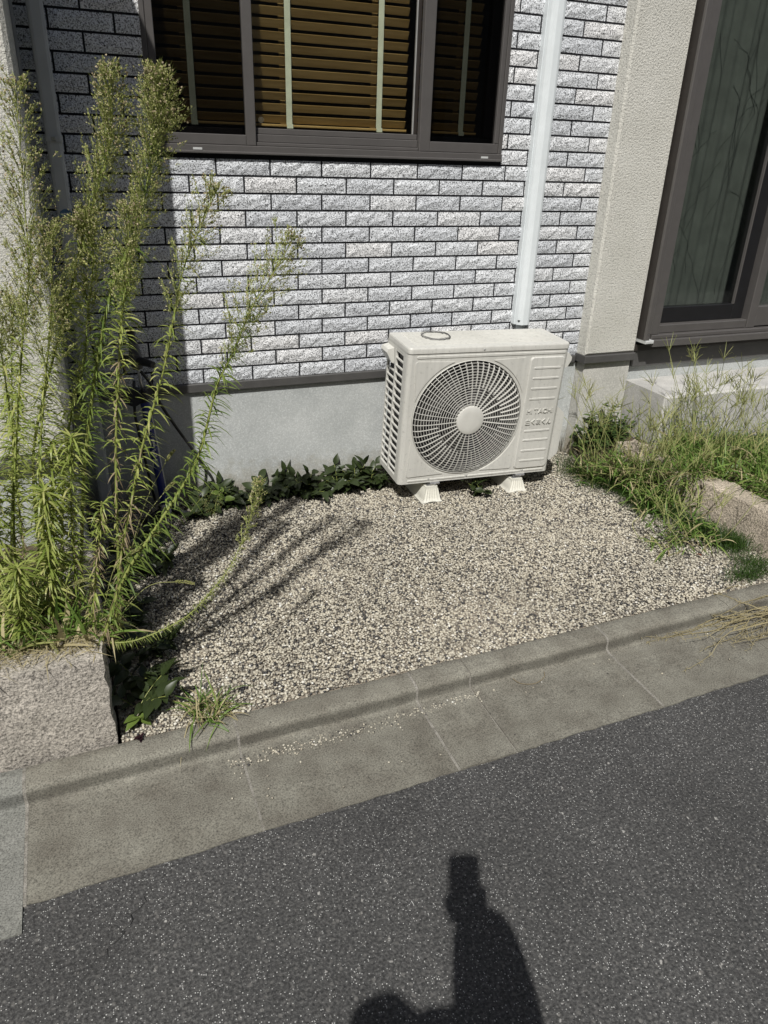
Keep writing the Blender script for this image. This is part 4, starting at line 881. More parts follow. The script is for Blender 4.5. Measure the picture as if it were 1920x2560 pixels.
HW = [
 ('leftmost thick horseweed whose plume stands against the white stucco wall', [(-1.416, -1.287, .26), (-1.375, -1.27, .599), (-1.34, -1.25, .777), (-1.285, -1.24, 1.03), (-1.24, -1.23, 1.21), (-1.22, -1.23, 1.40), (-1.203, -1.23, 1.61)], dict(plume=.52, nleaf=190, nb=105, bl=.085, seed=1)),
 ('horseweed with the tall plume in front of the dark bricks beside the drainpipe', [(-1.35, -1.179, .26), (-1.314, -1.17, .69), (-1.252, -1.16, .901), (-1.187, -1.15, 1.065), (-1.15, -1.15, 1.165), (-1.105, -1.15, 1.29), (-1.042, -1.15, 1.43), (-1.005, -1.15, 1.54), (-.997, -1.15, 1.652)], dict(plume=.62, nleaf=185, nb=120, bl=.068, seed=2)),
 ('yellowish short horseweed just left of the thickest stem', [(-1.306, -1.19, .26), (-1.24, -1.18, .66), (-1.19, -1.17, .857), (-1.143, -1.17, .98), (-1.119, -1.17, 1.1), (-1.085, -1.17, 1.251), (-1.10, -1.17, 1.32)], dict(plume=.66, nleaf=150, nb=80, bl=.07, seed=3)),
 ('thickest dark green horseweed whose plume overlaps the window frame', [(-1.251, -1.213, .26), (-1.193, -1.21, .64), (-1.144, -1.20, .859), (-1.106, -1.20, 1.004), (-1.056, -1.20, 1.159), (-1.005, -1.19, 1.252), (-.958, -1.19, 1.364), (-.915, -1.18, 1.49), (-.897, -1.18, 1.56), (-.892, -1.18, 1.648)], dict(plume=.58, nleaf=230, ll=.066, nb=150, bl=.078, seed=4, leafmat='hw_leaf_dk', srad=.0075)),
 ('slim upright horseweed with withered foot right of the thickest stem', [(-1.15, -1.37, .26), (-1.105, -1.36, .741), (-1.075, -1.35, .946), (-1.05, -1.34, 1.097), (-1.022, -1.33, 1.22), (-1.0, -1.33, 1.36)], dict(plume=.66, nleaf=120, nb=60, bl=.06, seed=5, dead=.4)),
 ('slender horseweed in front of the blue pump with sparse buds near its top', [(-1.169, -1.41, .26), (-1.125, -1.41, .50), (-1.076, -1.40, .670), (-1.034, -1.40, .815), (-.968, -1.39, .99), (-.93, -1.39, 1.12), (-.894, -1.39, 1.245), (-.84, -1.39, 1.35), (-.808, -1.39, 1.41)], dict(plume=.62, nleaf=125, nb=52, bl=.062, seed=6, dead=.28)),
 ('horseweed leaning far right across the pale foundation wall', [(-1.208, -1.45, .26), (-1.129, -1.44, .45), (-1.039, -1.43, .575), (-.938, -1.42, .71), (-.891, -1.42, .80), (-.839, -1.41, .955), (-.787, -1.41, 1.05), (-.745, -1.41, 1.14), (-.68, -1.40, 1.23), (-.632, -1.40, 1.30)], dict(plume=.60, nleaf=175, nb=62, bl=.085, seed=7, dead=.06, leafmat='hw_leaf_dk', srad=.0065, fl=.08)),
 ('thin horseweed shoot drooping low over the gravel', [(-1.187, -1.46, .28), (-1.113, -1.48, .285), (-.986, -1.48, .325), (-.90, -1.47, .395), (-.832, -1.46, .475), (-.775, -1.45, .60), (-.75, -1.45, .69)], dict(plume=.70, nleaf=150, ll=.020, nb=24, bl=.022, seed=8, dead=.02, srad=.0030)),
 ('horseweed bending left out of the picture beside the stucco', [(-1.448, -1.14, .26), (-1.36, -1.14, .714), (-1.345, -1.14, .884), (-1.34, -1.14, 1.043), (-1.355, -1.14, 1.2)], dict(plume=.66, nleaf=120, nb=60, bl=.07, seed=9)),
 ('bare-branched horseweed with spreading twigs before the stucco corner', [(-1.38, -1.30, .26), (-1.31, -1.29, .56), (-1.29, -1.28, .734), (-1.25, -1.27, .924), (-1.215, -1.26, 1.072), (-1.19, -1.26, 1.194), (-1.18, -1.26, 1.30)], dict(plume=.55, nleaf=130, nb=75, bl=.095, seed=10)),
 ('short leafy young horseweed low in the left corner', [(-1.47, -1.33, .26), (-1.44, -1.32, .45), (-1.42, -1.32, .62), (-1.405, -1.32, .76)], dict(plume=1.0, nleaf=130, nb=0, ll=.075, seed=12, dead=.2)),
 ('bushy young horseweed at the front of the planter', [(-1.33, -1.36, .26), (-1.31, -1.35, .44), (-1.295, -1.35, .58), (-1.285, -1.35, .70)], dict(plume=1.0, nleaf=130, nb=0, ll=.075, seed=13, dead=.25)),
 ('leafy horseweed shoot rising between the yellowish and the thickest stems', [(-1.26, -1.33, .26), (-1.245, -1.33, .45), (-1.225, -1.32, .66), (-1.20, -1.32, .83)], dict(plume=1.0, nleaf=130, nb=0, ll=.065, seed=14, dead=.3)),
 ('half hidden horseweed at the back of the planter against the stucco foot', [(-1.40, -1.0, .26), (-1.385, -1.0, .5), (-1.36, -.99, .75), (-1.33, -.99, .95), (-1.30, -.99, 1.10)], dict(plume=.75, nleaf=140, nb=40, bl=.06, seed=15, dead=.2)),
 ('low leafy shoot crowding the far left edge of the planter', [(-1.52, -1.25, .26), (-1.49, -1.25, .5), (-1.47, -1.25, .75), (-1.45, -1.25, .92)], dict(plume=1.0, nleaf=130, nb=0, ll=.07, seed=16, dead=.15)),
 ('leafy shoot with drooping leaves below the yellowish horseweed', [(-1.31, -1.27, .26), (-1.295, -1.27, .45), (-1.27, -1.26, .66), (-1.25, -1.26, .80)], dict(plume=1.0, nleaf=120, nb=0, ll=.072, seed=17, dead=.15)),
 ('short shoot of bright leaves over the granite front', [(-1.40, -1.40, .26), (-1.39, -1.40, .40), (-1.375, -1.40, .52)], dict(plume=1.0, nleaf=90, nb=0, ll=.07, seed=18, dead=.25)),
 ('withered short horseweed beside the planter corner', [(-1.225, -1.40, .26), (-1.20, -1.39, .42), (-1.17, -1.38, .56), (-1.15, -1.38, .66)], dict(plume=1.0, nleaf=80, nb=0, ll=.055, seed=19, dead=.8)),
]
for lb, pts, kw in HW: horseweed(lb, pts, **kw)

def tuft(name, label, cat, base, n, ll, wd, spread, seed, mat='grass', el=(.5, 1.35), droop=(.1, .6), group=None, area=.03, dryf=0, part='blades', seg=4):
    rg = rng_of(seed); t = thing(name, label, cat, base, group); mb, db = MB(), MB()
    for i in range(n):
        a = rg.uniform(0, 2 * math.pi); e = rg.uniform(*el); r = area * math.sqrt(rg.random()); b = rg.uniform(0, 6.283)
        p = Vector(base) + Vector((r * math.cos(b), r * math.sin(b), 0)); d = Vector((math.cos(a) * math.cos(e) * spread, math.sin(a) * math.cos(e) * spread, math.sin(e)))
        L = rg.uniform(*ll); (db if rg.random() < dryf else mb).ribbon(p, d, L, rg.uniform(*wd), rg.uniform(*droop), seg, rg)
    mb.build(part, mat, t, kind='stuff')
    if db.v: db.build('dry_blades', 'straw', t, kind='stuff')
    return t, rg
# broad-bladed grasses and foxtails in the planter
for i, (lb, b, n) in enumerate([('clump of broad green grass at the front left of the planter', (-1.44, -1.40, .265), 42), ('clump of broad grass under the leaning horseweed', (-1.255, -1.41, .27), 34), ('grass clump at the planter corner with straw-coloured base', (-1.215, -1.38, .27), 26), ('dense low grass in the shade behind the planter front', (-1.36, -1.25, .27), 110), ('arching grass clump at the far left of the planter', (-1.50, -1.36, .27), 60), ('bright grass clump in the middle of the planter front', (-1.33, -1.40, .27), 44)]):
    tuft('grass_clump', lb, 'grass', b, n, (.10, .26), (.005, .011), 1, 30 + i, group='grass in the planter', dryf=.25, area=.05)
def foxtail(label, base, tip, seed, hl=.05):
    rg = rng_of(seed); t = thing('foxtail', label, 'weed', base, 'foxtail heads among the weeds'); base, tip = Vector(base), Vector(tip); mid = base.lerp(tip, .6) + Vector((0, 0, .05))
    pth = smooth_path([base, mid, tip], 6); MB().tube(pth, .0009, 4).build('stem', 'culm', t)
    d = (pth[-1] - pth[-2]).normalized(); mb = MB()
    for i in range(190):
        u = rg.random(); p = tip + d * hl * u - UP * .25 * hl * u * u; r = Vector((rg.gauss(0, 1), rg.gauss(0, 1), rg.gauss(0, 1))); r = (r - d * r.dot(d)).normalized(); wv = .0045 * math.sin(math.pi * min(.95, u * .85 + .12))
        mb.bud(p + r * wv * .4, r + d * .6, .0045, .0012)
        if i % 2: mb.ribbon(p, r + d * .9, .010, .0005, 0, 1, rg)
    mb.build('seed_head', 'hw_bud', t, kind='stuff')
for i, (lb, b, tp) in enumerate([('foxtail head hanging right of the withered stalks', (-1.19, -1.38, .27), (-1.05, -1.40, .545)), ('foxtail head nodding before the pump foot', (-1.19, -1.37, .27), (-.99, -1.36, .66)), ('foxtail head low at the edge of the gravel shadow', (-1.2, -1.42, .27), (-.995, -1.45, .43)), ('foxtail head among the leaves left of the granite corner', (-1.3, -1.42, .27), (-1.25, -1.43, .46)), ('pale foxtail head lying on the planter front', (-1.38, -1.45, .27), (-1.33, -1.47, .33)), ('foxtail head at the far left of the planter', (-1.46, -1.40, .27), (-1.44, -1.43, .44)), ('foxtail head beside the blue barrel', (-1.17, -1.36, .27), (-.975, -1.33, .735)), ('foxtail head in the middle of the withered stalks', (-1.21, -1.40, .27), (-1.11, -1.43, .52))]): foxtail(lb, b, tp, 60 + i)
rg = rng_of(77); mb = MB()
for i in range(900):
    x = rg.uniform(-1.62, -1.21); y = -1.43 + rg.gauss(0, .035) + .0255 * (x + 1.2); a = rg.uniform(0, 6.28); mb.ribbon((x, y, .285 + rg.uniform(0, .015)), (math.cos(a), math.sin(a), rg.uniform(-.1, .35)), rg.uniform(.02, .09), rg.uniform(.0012, .003), rg.uniform(0, .3), 2, rg)
tag(mb.build('dry_litter', 'straw'), 'tangle of dry straw along the top of the granite planter', 'straw', kind='stuff')

# broad-leaved ground cover
def leaf_mesh(name, L, wd, curl, mat, seed):
    rg = rng_of(seed); V = []; F = []; n = 4
    for i in range(n + 1):
        u = i / n; ww = wd * .5 * math.sin(math.pi * (u ** .8) * .97 + .03) + .0004; z = -curl * L * u * u
        V += [(-ww, u * L, z + ww * .35), (0, u * L, z), (ww, u * L, z + ww * .35)]
    for i in range(n):
        b = 3 * i; F += [(b, b + 1, b + 4, b + 3), (b + 1, b + 2, b + 5, b + 4)]
    me = bpy.data.meshes.new(name); me.from_pydata(V, [], F); me.materials.append(M[mat]); me.polygons.foreach_set('use_smooth', [True] * len(F)); return me
GL = {k: [leaf_mesh('leaf', .054 + .005 * i, .030 + .002 * i, .12 + .08 * i, k, i) for i in range(4)] for k in ('gc_leaf', 'gc_leaf2')}
def ground_cover(label, base, stems, seed, mat='gc_leaf', sc=1.0, group='broad-leaved plants along the foundation', lean=(0, -.3), hgt=1.0):
    rg = rng_of(seed); t = thing('ground_cover_plant', label, 'plant', base, group); sm = MB()
    for s_ in range(stems):
        a = rg.uniform(0, 6.28); d = Vector((math.cos(a) * .7 + lean[0], math.sin(a) * .7 + lean[1], rg.uniform(.5, 1.1) * hgt)).normalized(); L = rg.uniform(.07, .15) * sc; k = rg.choice((4, 5, 5))
        pth = [Vector(base) + d * L * i / 5 - UP * .25 * L * (i / 5) ** 2 for i in range(6)]; sm.tube(pth, .0012, 4)
        for i in range(k):
            u = .25 + .75 * i / (k - 1); p = Vector(base) + d * L * u - UP * .25 * L * u * u
            sd2 = d.cross(UP).normalized()
            for sg2 in ((-1, 1) if i < k - 1 else (0,)):
                dirv = (sd2 * sg2 * .95 + d * (.30 if sg2 else .8) + Vector((rg.gauss(0, .2), rg.gauss(-.12, .2), rg.gauss(-.05, .25)))).normalized()
                ob = bpy.data.objects.new('leaf', rg.choice(GL[mat])); col.objects.link(ob); ob.parent = t
                up2 = (UP + Vector((rg.gauss(0, .35), rg.gauss(-.25, .35), 0))); xx = dirv.cross(up2).normalized(); zz = xx.cross(dirv)
                ss = rg.uniform(.75, 1.1) * sc; mm = Matrix((xx * ss, dirv * ss, zz * ss)).transposed().to_4x4(); mm.translation = p - Vector(base); ob.matrix_local = mm
    sm.build('stems', 'hw_stem', t)
GC = [('ground cover at the foot of the pump hose', (-.70, -.075, .0), 4), ('ground cover clump left of the wall shadow edge', (-.60, -.085, .0), 4), ('small ground cover clump just right of the leaning horseweed', (-.50, -.10, 0), 4), ('ground cover clump with brownish leaves at mid foundation', (-.40, -.085, 0), 5), ('tallest ground cover clump against the middle of the foundation', (-.315, -.06, 0), 6), ('ground cover reaching out over the gravel', (-.23, -.12, 0), 5), ('ground cover with a raised tip shoot before the foundation', (-.15, -.07, 0), 5), ('dense ground cover left of the outdoor unit', (-.06, -.085, 0), 6), ('ground cover touching the rear corner of the outdoor unit', (.035, -.075, 0), 6), ('ground cover hidden behind the side louvres of the unit', (.11, -.09, 0), 4)]
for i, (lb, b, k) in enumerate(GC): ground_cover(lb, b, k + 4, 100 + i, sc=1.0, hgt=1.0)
ground_cover('bright green young plant left of the foundation shadow', (-.625, -.12, .02), 2, 131, 'gc_leaf2', .9)
ground_cover('small dark plant under the front of the outdoor unit', (.585, -.375, 0), 3, 132, 'gc_leaf', .85, 'dark plants on the gravel')
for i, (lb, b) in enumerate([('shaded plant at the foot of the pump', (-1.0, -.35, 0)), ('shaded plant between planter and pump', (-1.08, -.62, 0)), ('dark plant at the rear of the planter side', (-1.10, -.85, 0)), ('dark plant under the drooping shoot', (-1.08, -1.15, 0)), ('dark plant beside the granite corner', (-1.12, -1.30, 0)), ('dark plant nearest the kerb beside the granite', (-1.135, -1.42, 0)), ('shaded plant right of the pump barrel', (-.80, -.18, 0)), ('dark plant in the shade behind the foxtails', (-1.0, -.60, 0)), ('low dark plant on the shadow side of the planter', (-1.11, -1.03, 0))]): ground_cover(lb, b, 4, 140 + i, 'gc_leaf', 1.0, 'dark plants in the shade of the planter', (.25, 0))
ground_cover('little bright sprout between granite corner and kerb', (-1.145, -1.455, 0), 1, 150, 'gc_leaf2', .7, 'dark plants in the shade of the planter')
t, _ = tuft('purple_weed', 'tiny dark purple weed at the kerb beside the granite corner', 'weed', (-1.138, -1.545, .002), 9, (.015, .03), (.008, .012), 1, 151, 'purple', (.1, .8), area=.006, part='leaves')
tuft('grass_tuft', 'grass tuft with straw base growing at the kerb edge', 'grass', (-.945, -1.505, 0), 130, (.05, .17), (.0025, .006), 1, 152, 'grass', (.15, 1.3), (.1, .8), area=.055, dryf=.4)
t = thing('budding_weed', 'small budding weed on the gravel under the leaning horseweed', 'weed', (-.70, -.22, 0)); rg = rng_of(160); tw, bd = MB(), MB()
for i in range(34):
    a = rg.uniform(0, 6.28); d = Vector((math.cos(a) * .5, math.sin(a) * .5, 1)); L = rg.uniform(.04, .12); tw.ribbon((-.70 + rg.gauss(0, .02), -.22 + rg.gauss(0, .02), 0), d, L, .0014, .1, 2, rg)
    tip = Vector((-.70, -.22, 0)) + d.normalized() * L
    for k in range(5): bd.bud(tip + Vector((rg.gauss(0, .01), rg.gauss(0, .01), rg.gauss(-.005, .01))), d, .005, .0014)
tw.build('twigs', 'hw_twig', t, kind='stuff'); bd.build('flower_buds', 'hw_bud', t, kind='stuff')

# right-hand garden: mondo grass, crabgrass, leafy shrub
def mondo(label, patches, n, seed, ll=(.05, .11)):
    rg = rng_of(seed); mb = MB()
    for i in range(n):
        cx, cy, z, rx, ry = rg.choice(patches); x, y = rg.gauss(cx, rx), rg.gauss(cy, ry); a = rg.uniform(0, 6.28); e = rg.uniform(.55, 1.4)
        mb.ribbon((x, y, z), (math.cos(a) * math.cos(e), math.sin(a) * math.cos(e), math.sin(e)), rg.uniform(*ll), .0019, rg.uniform(.2, .8), 3, rg)
    return tag(mb.build('mondo_grass', 'mondo'), label, 'grass', kind='stuff')
mondo('dark fine mondo grass at the foot of the granite edging', [(1.28, -.30, 0, .08, .08), (1.30, -.46, 0, .06, .07), (1.33, -.62, 0, .045, .06), (1.30, -.78, 0, .05, .06)], 6000, 200, (.07, .15))
mondo('dark mondo grass tuft against the lower granite stone', [(1.33, -1.02, 0, .045, .05), (1.37, -1.18, 0, .04, .05)], 2200, 201, (.06, .13))
mondo('mondo grass tuft where granite edging meets the kerb', [(1.33, -1.36, 0, .045, .035), (1.24, -1.42, 0, .05, .025)], 1000, 202, (.03, .08))
mondo('deep green mondo grass bed behind the crabgrass by the step', [(2.10, -.50, .12, .16, .05), (2.35, -.62, .12, .15, .08), (1.85, -.46, .12, .10, .04), (2.6, -.6, .12, .15, .08)], 5200, 203, (.08, .17))
def crabgrass(label, base, nb, nc, ch, seed, spread=.10, ll=(.07, .20), dry=.12, lean=(0, 0)):
    rg = rng_of(seed); t = thing('crabgrass', label, 'grass', base, 'crabgrass in the right-hand garden'); bl, dr, cu, sp = MB(), MB(), MB(), MB(); B = Vector(base)
    for i in range(nb):
        a = rg.uniform(0, 6.28); r = spread * math.sqrt(rg.random()); q = rg.uniform(0, 6.28); h = rg.uniform(0, .16); p = B + Vector((r * math.cos(q), r * math.sin(q), h * rg.random())); e = rg.uniform(.0, 1.25)
        (dr if rg.random() < dry else bl).ribbon(p, (math.cos(a) * math.cos(e) + lean[0] * .4, math.sin(a) * math.cos(e) + lean[1] * .4, math.sin(e)), rg.uniform(*ll), rg.uniform(.004, .0085), rg.uniform(.1, .8), 4, rg)
    for i in range(nc):
        a = rg.uniform(0, 6.28); r = spread * rg.random(); p = B + Vector((r * math.cos(a), r * math.sin(a), 0)); L = rg.uniform(*ch); d = Vector((rg.gauss(lean[0], .22), rg.gauss(lean[1], .22), 1)).normalized(); bend = Vector((rg.gauss(0, .06), rg.gauss(0, .06), 0))
        pth = smooth_path([p, p + d * L * .5 + bend, p + d * L], 4); cu.tube(pth, [.0016] * 4 + [.0012] * 5, 4)
        for k in range(rg.randint(1, 3)):
            j = rg.randint(1, 4); a2 = rg.uniform(0, 6.28); bl.ribbon(pth[j], (math.cos(a2), math.sin(a2), .7), rg.uniform(.05, .12), .005, .5, 3, rg)
        top = pth[-1]
        for k in range(rg.randint(4, 7)):
            dd = (d + Vector((rg.gauss(0, .5), rg.gauss(0, .5), rg.gauss(0, .25)))).normalized(); l = rg.uniform(.055, .11); q0 = top - d * rg.uniform(0, .02); pts = [q0, q0 + dd * l * .5, q0 + dd * l - UP * l * rg.uniform(0, .2)]; sp.tube(pts, [.0011, .0014, .0006], 3)
            for m2 in range(10): s2 = rg.random(); sp.bud(q0 + dd * l * s2, dd + Vector((rg.gauss(0, .3), rg.gauss(0, .3), 0)), .0035, .0009)
    bl.build('blades', 'grass', t, kind='stuff'); cu.build('culms', 'culm', t, kind='stuff')
    if sp.v: sp.build('seed_spikes', 'culm', t, kind='stuff')
    if dr.v: dr.build('dry_blades', 'straw', t, kind='stuff')
CG = [('tall crabgrass with many seed spikes before the concrete step', (1.66, -.56, .12), 120, 11, (.24, .46), .13), ('crabgrass with the highest spikes reaching the door sill', (1.78, -.58, .12), 110, 12, (.36, .60), .14), ('crabgrass clump spilling over the granite edging', (1.58, -.78, .13), 130, 5, (.15, .30), .12), ('crabgrass in front of the mondo grass bed', (1.84, -.82, .12), 140, 7, (.2, .36), .15), ('crabgrass at the right edge of the picture', (2.02, -.72, .12), 120, 8, (.22, .40), .13), ('spreading crabgrass behind the lower granite stone', (1.72, -1.02, .13), 120, 2, (.12, .22), .14), ('low crabgrass right of the lower granite stone', (1.66, -1.20, .13), 60, 1, (.1, .2), .10)]
for i, (lb, b, nb_, nc, ch, spd) in enumerate(CG): crabgrass(lb, b, int(nb_ * 2.6), int(nc * 2.4), ch, 220 + i, spd * 1.1)
crabgrass('sprawling crabgrass lying over the granite onto the gravel', (1.30, -.80, .01), 230, 16, (.18, .36), 240, .13, (.06, .16), .2, (.15, .2))
crabgrass('flat crabgrass with broad blades on the gravel near the kerb', (1.08, -1.11, .005), 75, 4, (.10, .2), 241, .10, (.05, .13), .15, (.2, 0))
crabgrass('thin crabgrass rising beside the right end of the outdoor unit', (1.24, -.40, .0), 200, 20, (.30, .52), 242, .12, (.06, .16), .25, (-.12, .1))
crabgrass('crabgrass mat hiding the back half of the granite edging', (1.36, -.56, .06), 420, 22, (.18, .40), 244, .15, (.07, .18), .25, (0, -.1))
crabgrass('crabgrass lying across the middle of the granite stones', (1.44, -.78, .14), 230, 12, (.14, .30), 245, .12, (.07, .19), .25, (-.15, -.1))
crabgrass('loose crabgrass strands on the gravel under the lower stone', (1.23, -1.12, .005), 110, 7, (.12, .26), 243, .10, (.05, .14), .3, (.2, .1))
t = thing('leafy_shrub', 'low dark leafy shrub between outdoor unit and concrete step', 'shrub', (1.46, -.16, 0)); rg = rng_of(250); mb, sm = MB(), MB()
for i in range(120):
    a = rg.uniform(0, 6.28); e = rg.uniform(.25, 1.4); L = rg.uniform(.18, .33); d = Vector((math.cos(a) * math.cos(e) * .85, math.sin(a) * math.cos(e) * .55, math.sin(e))); B = Vector((1.46, -.16, 0)); sm.tube([B, B + d * L * .6, B + d * L], [.002, .0015, .001], 4)
    for k in range(12):
        p = B + d * L * rg.uniform(.3, 1.0); a2 = rg.uniform(0, 6.28); mb.ribbon(p, (math.cos(a2), math.sin(a2), rg.uniform(.0, .9)), rg.uniform(.02, .048), rg.uniform(.012, .020), rg.uniform(.1, .5), 4, rg)
mb.build('foliage', 'mug', t, kind='stuff'); sm.build('stems', 'hw_stem', t)
rg = rng_of(255); mb = MB()
for i in range(620):
    x, y = rg.gauss(1.40, .11), rg.gauss(-.37, .08); a = rg.uniform(0, 6.28); e = rg.uniform(.2, 1.2); L = rg.uniform(.09, .26); mb.ribbon((x, y, .02), (math.cos(a) * math.cos(e), math.sin(a) * math.cos(e), math.sin(e)), L, .0012, .2, 2, rg)
    if i % 2: mb.bud((x + math.cos(a) * math.cos(e) * L, y + math.sin(a) * math.cos(e) * L, .02 + L * (math.sin(e) - .2)), (0, 0, 1), .005, .0015)
tag(mb.build('withered_grass', 'dry'), 'withered brown seed grass before the leafy shrub', 'grass', kind='stuff')
def weed_cover(label, x0, x1, y0, y1, z, n, seed, mat):
    rg = rng_of(seed); mb = MB(); cs = [(rg.uniform(x0, x1), rg.uniform(y0, y1)) for _ in range(26)]
    for i in range(n):
        cx, cy = rg.choice(cs); a = rg.uniform(0, 6.28); e = rg.uniform(.2, 1.35); x, y = min(max(rg.gauss(cx, .07), x0), x1), min(max(rg.gauss(cy, .06), y0), y1)
        mb.ribbon((x, y, z), (math.cos(a) * math.cos(e), math.sin(a) * math.cos(e), math.sin(e)), rg.uniform(.06, .24), rg.uniform(.003, .008), rg.uniform(.1, .7), 3, rg)
    tag(mb.build('ground_weeds', mat), label, 'weeds', kind='stuff')
weed_cover('loose grass covering the soil right of the crabgrass', 1.95, 3.9, -1.25, -.45, .115, 2600, 270, 'grass')
weed_cover('green weeds covering the left part of the planter soil', -2.7, -1.55, -1.40, -.86, .262, 2600, 271, 'hw_leaf')
# straw on the kerb, twig, leaves
rg = rng_of(260); t = thing('dry_weed_pile', 'pulled dry yellow weeds lying across the kerb and gutter on the right', 'straw', (1.05, -1.60, -.04)); mb = MB()
for i in range(44):
    p = Vector((1.22 + rg.gauss(0, .16), KY(1.2) - .12 + rg.gauss(0, .05), -.045 + rg.uniform(0, .045))); a = math.pi + rg.gauss(.10, .28); L = rg.uniform(.2, .55); pts = []
    for k in range(9):
        pts.append(p.copy()); p = p + Vector((math.cos(a), math.sin(a) * .6, rg.gauss(-.05, .12))) * L / 9; p.z = max(p.z, -.050); a += rg.gauss(0, .24)
    mb.tube(pts, [.0020 - .0014 * k / 8 for k in range(9)], 4)
    for q in pts[2:]:
        for k in range(6): mb.ribbon(q + Vector((rg.gauss(0, .01), rg.gauss(0, .005), 0)), (rg.gauss(-.4, .7), rg.gauss(0, .7), rg.uniform(0, .6)), rg.uniform(.010, .026), .0018, .3, 2, rg)
mb.build('stalks', 'straw', t, kind='stuff')
MB().tube(smooth_path([(.03, KY(.05) - .108, -.046), (.045, KY(.05) - .135, -.050), (.09, KY(.1) - .150, -.052), (.135, KY(.1) - .135, -.050), (.15, KY(.1) - .112, -.048)], 5), .0010, 5).build('curved_twig', 'dry'); tag(bpy.data.objects['curved_twig'], 'thin curved twig lying in the gutter below the kerb', 'twig')
def flat_leaf(name, label, loc, L, wd, mat, rz):
    me = leaf_mesh(name, L, wd, .3, 'dry', 3); me.materials.clear(); me.materials.append(M[mat]); ob = bpy.data.objects.new(name, me); col.objects.link(ob); ob.location = loc; ob.rotation_euler = (.15, .3, rz); tag(ob, label, 'leaf', 'fallen leaves')
flat_leaf('fallen_leaf', 'red-brown fallen leaf upright on the gravel near the granite', (1.165, -1.245, .012), .034, .022, 'redleaf', .4)
flat_leaf('fallen_leaf', 'small tan fallen leaf in the gutter under the dry weeds', (.985, KY(1) - .15, -.046), .030, .010, 'straw', 1.9)

# ---------------------------------------------------------------- photographer and telephone (behind the camera; they throw the shadow on the road)
ph = MB(); c0 = CAM - FW * .016 + RT * .024 + DN * .048
def phv(a, b, c): return c0 + RT * a + DN * b + FW * c
poly = [(p[0], p[1]) for p in rrect(-.038, .038, -.078, .078, .010, 4)]; k = len(poly)
V = [phv(x, z, c) for c in (-.0045, .0045) for x, z in poly]
t = thing('smartphone', 'dark smartphone held up in the photographer\'s right hand', 'phone', c0)
ph.add(V, [tuple(range(k)), tuple(range(k, 2 * k))[::-1]] + [(i, k + i, k + (i + 1) % k, (i + 1) % k) for i in range(k)]).build('body', 'blackp', t)
MB().add([phv(x * .94, z * .97, -.0048) for x, z in poly], [tuple(range(k))]).build('screen', 'black', t)
person = thing('person', 'person in dark shirt and trousers holding up a phone, seen only by shadow', 'person', (-1.46, -3.66, -.062))
def skin_body(name, verts, edges, rad, root, mats, zsplit, parent, sub=2):
    me = bpy.data.meshes.new(name); me.from_pydata([tuple(Vector(v) - WLOC[parent.name]) for v in verts], edges, []); ob = bpy.data.objects.new(name, me); col.objects.link(ob)
    md = ob.modifiers.new('skin', 'SKIN'); md.use_smooth_shade = True; md.branch_smoothing = .6
    for i, r in enumerate(rad): me.skin_vertices[0].data[i].radius = (r, r) if not hasattr(r, '__len__') else r
    for i in range(len(verts)): me.skin_vertices[0].data[i].use_root = (i == root)
    ob.modifiers.new('sub', 'SUBSURF').levels = sub
    bpy.context.view_layer.update(); ev = ob.evaluated_get(bpy.context.evaluated_depsgraph_get()); m2 = bpy.data.meshes.new_from_object(ev)
    ob.modifiers.clear(); ob.data = m2; m2.materials.clear()
    for mt in mats: m2.materials.append(M[mt])
    for p in m2.polygons: p.use_smooth = True; p.material_index = zsplit(p.center + WLOC[parent.name])
    ob.parent = parent; return ob
hand = c0 + DN * .055 - FW * .014 + RT * .018
vs = [(-1.47, -3.69, .86), (-1.455, -3.67, 1.05), (-1.43, -3.64, 1.23), (-1.445, -3.63, 1.32), (-1.465, -3.64, 1.39),            # pelvis..neck 0-4
      (-1.165, -3.60, 1.315), (-1.075, -3.37, 1.21), (-1.09, -3.335, 1.35), tuple(hand + Vector((.006, -.018, -.045))), tuple(hand + Vector((0, -.006, -.005))),  # right arm 5-9
      (-1.62, -3.69, 1.285), (-1.68, -3.70, 1.03), (-1.66, -3.60, .80), (-1.65, -3.56, .72),                                     # left arm 10-13
      (-1.38, -3.69, .80), (-1.37, -3.67, .42), (-1.37, -3.70, .03), (-1.36, -3.56, -.025),                                      # right leg 14-17
      (-1.56, -3.69, .80), (-1.57, -3.66, .42), (-1.57, -3.69, .03), (-1.58, -3.55, -.025), (-1.29, -3.50, 1.345)]                                      # left leg 18-21
ed = [(0, 1), (1, 2), (2, 3), (3, 4), (2, 22), (22, 5), (5, 6), (6, 7), (7, 8), (8, 9), (2, 10), (10, 11), (11, 12), (12, 13), (0, 14), (14, 15), (15, 16), (16, 17), (0, 18), (18, 19), (19, 20), (20, 21)]
ra = [.13, .12, .16, .085, .055, .100, .095, .078, .045, .034, .062, .044, .032, .028, .085, .058, .042, .034, .085, .058, .042, .034, .15]
def zs(p):
    if p.z < .0: return 2
    if p.z < .88 and p.x > -1.66 + .03: return 1
    if (p - Vector((-1.085, -3.385, 1.31))).length < .12 and p.z > 1.27 or (p - hand).length < .10 or p.z > 1.385 or p.z < .95 and p.x < -1.63: return 3
    return 0
skin_body('body', vs, ed, ra, 0, ['shirt', 'trousers', 'blackp', 'skin'], zs, person)
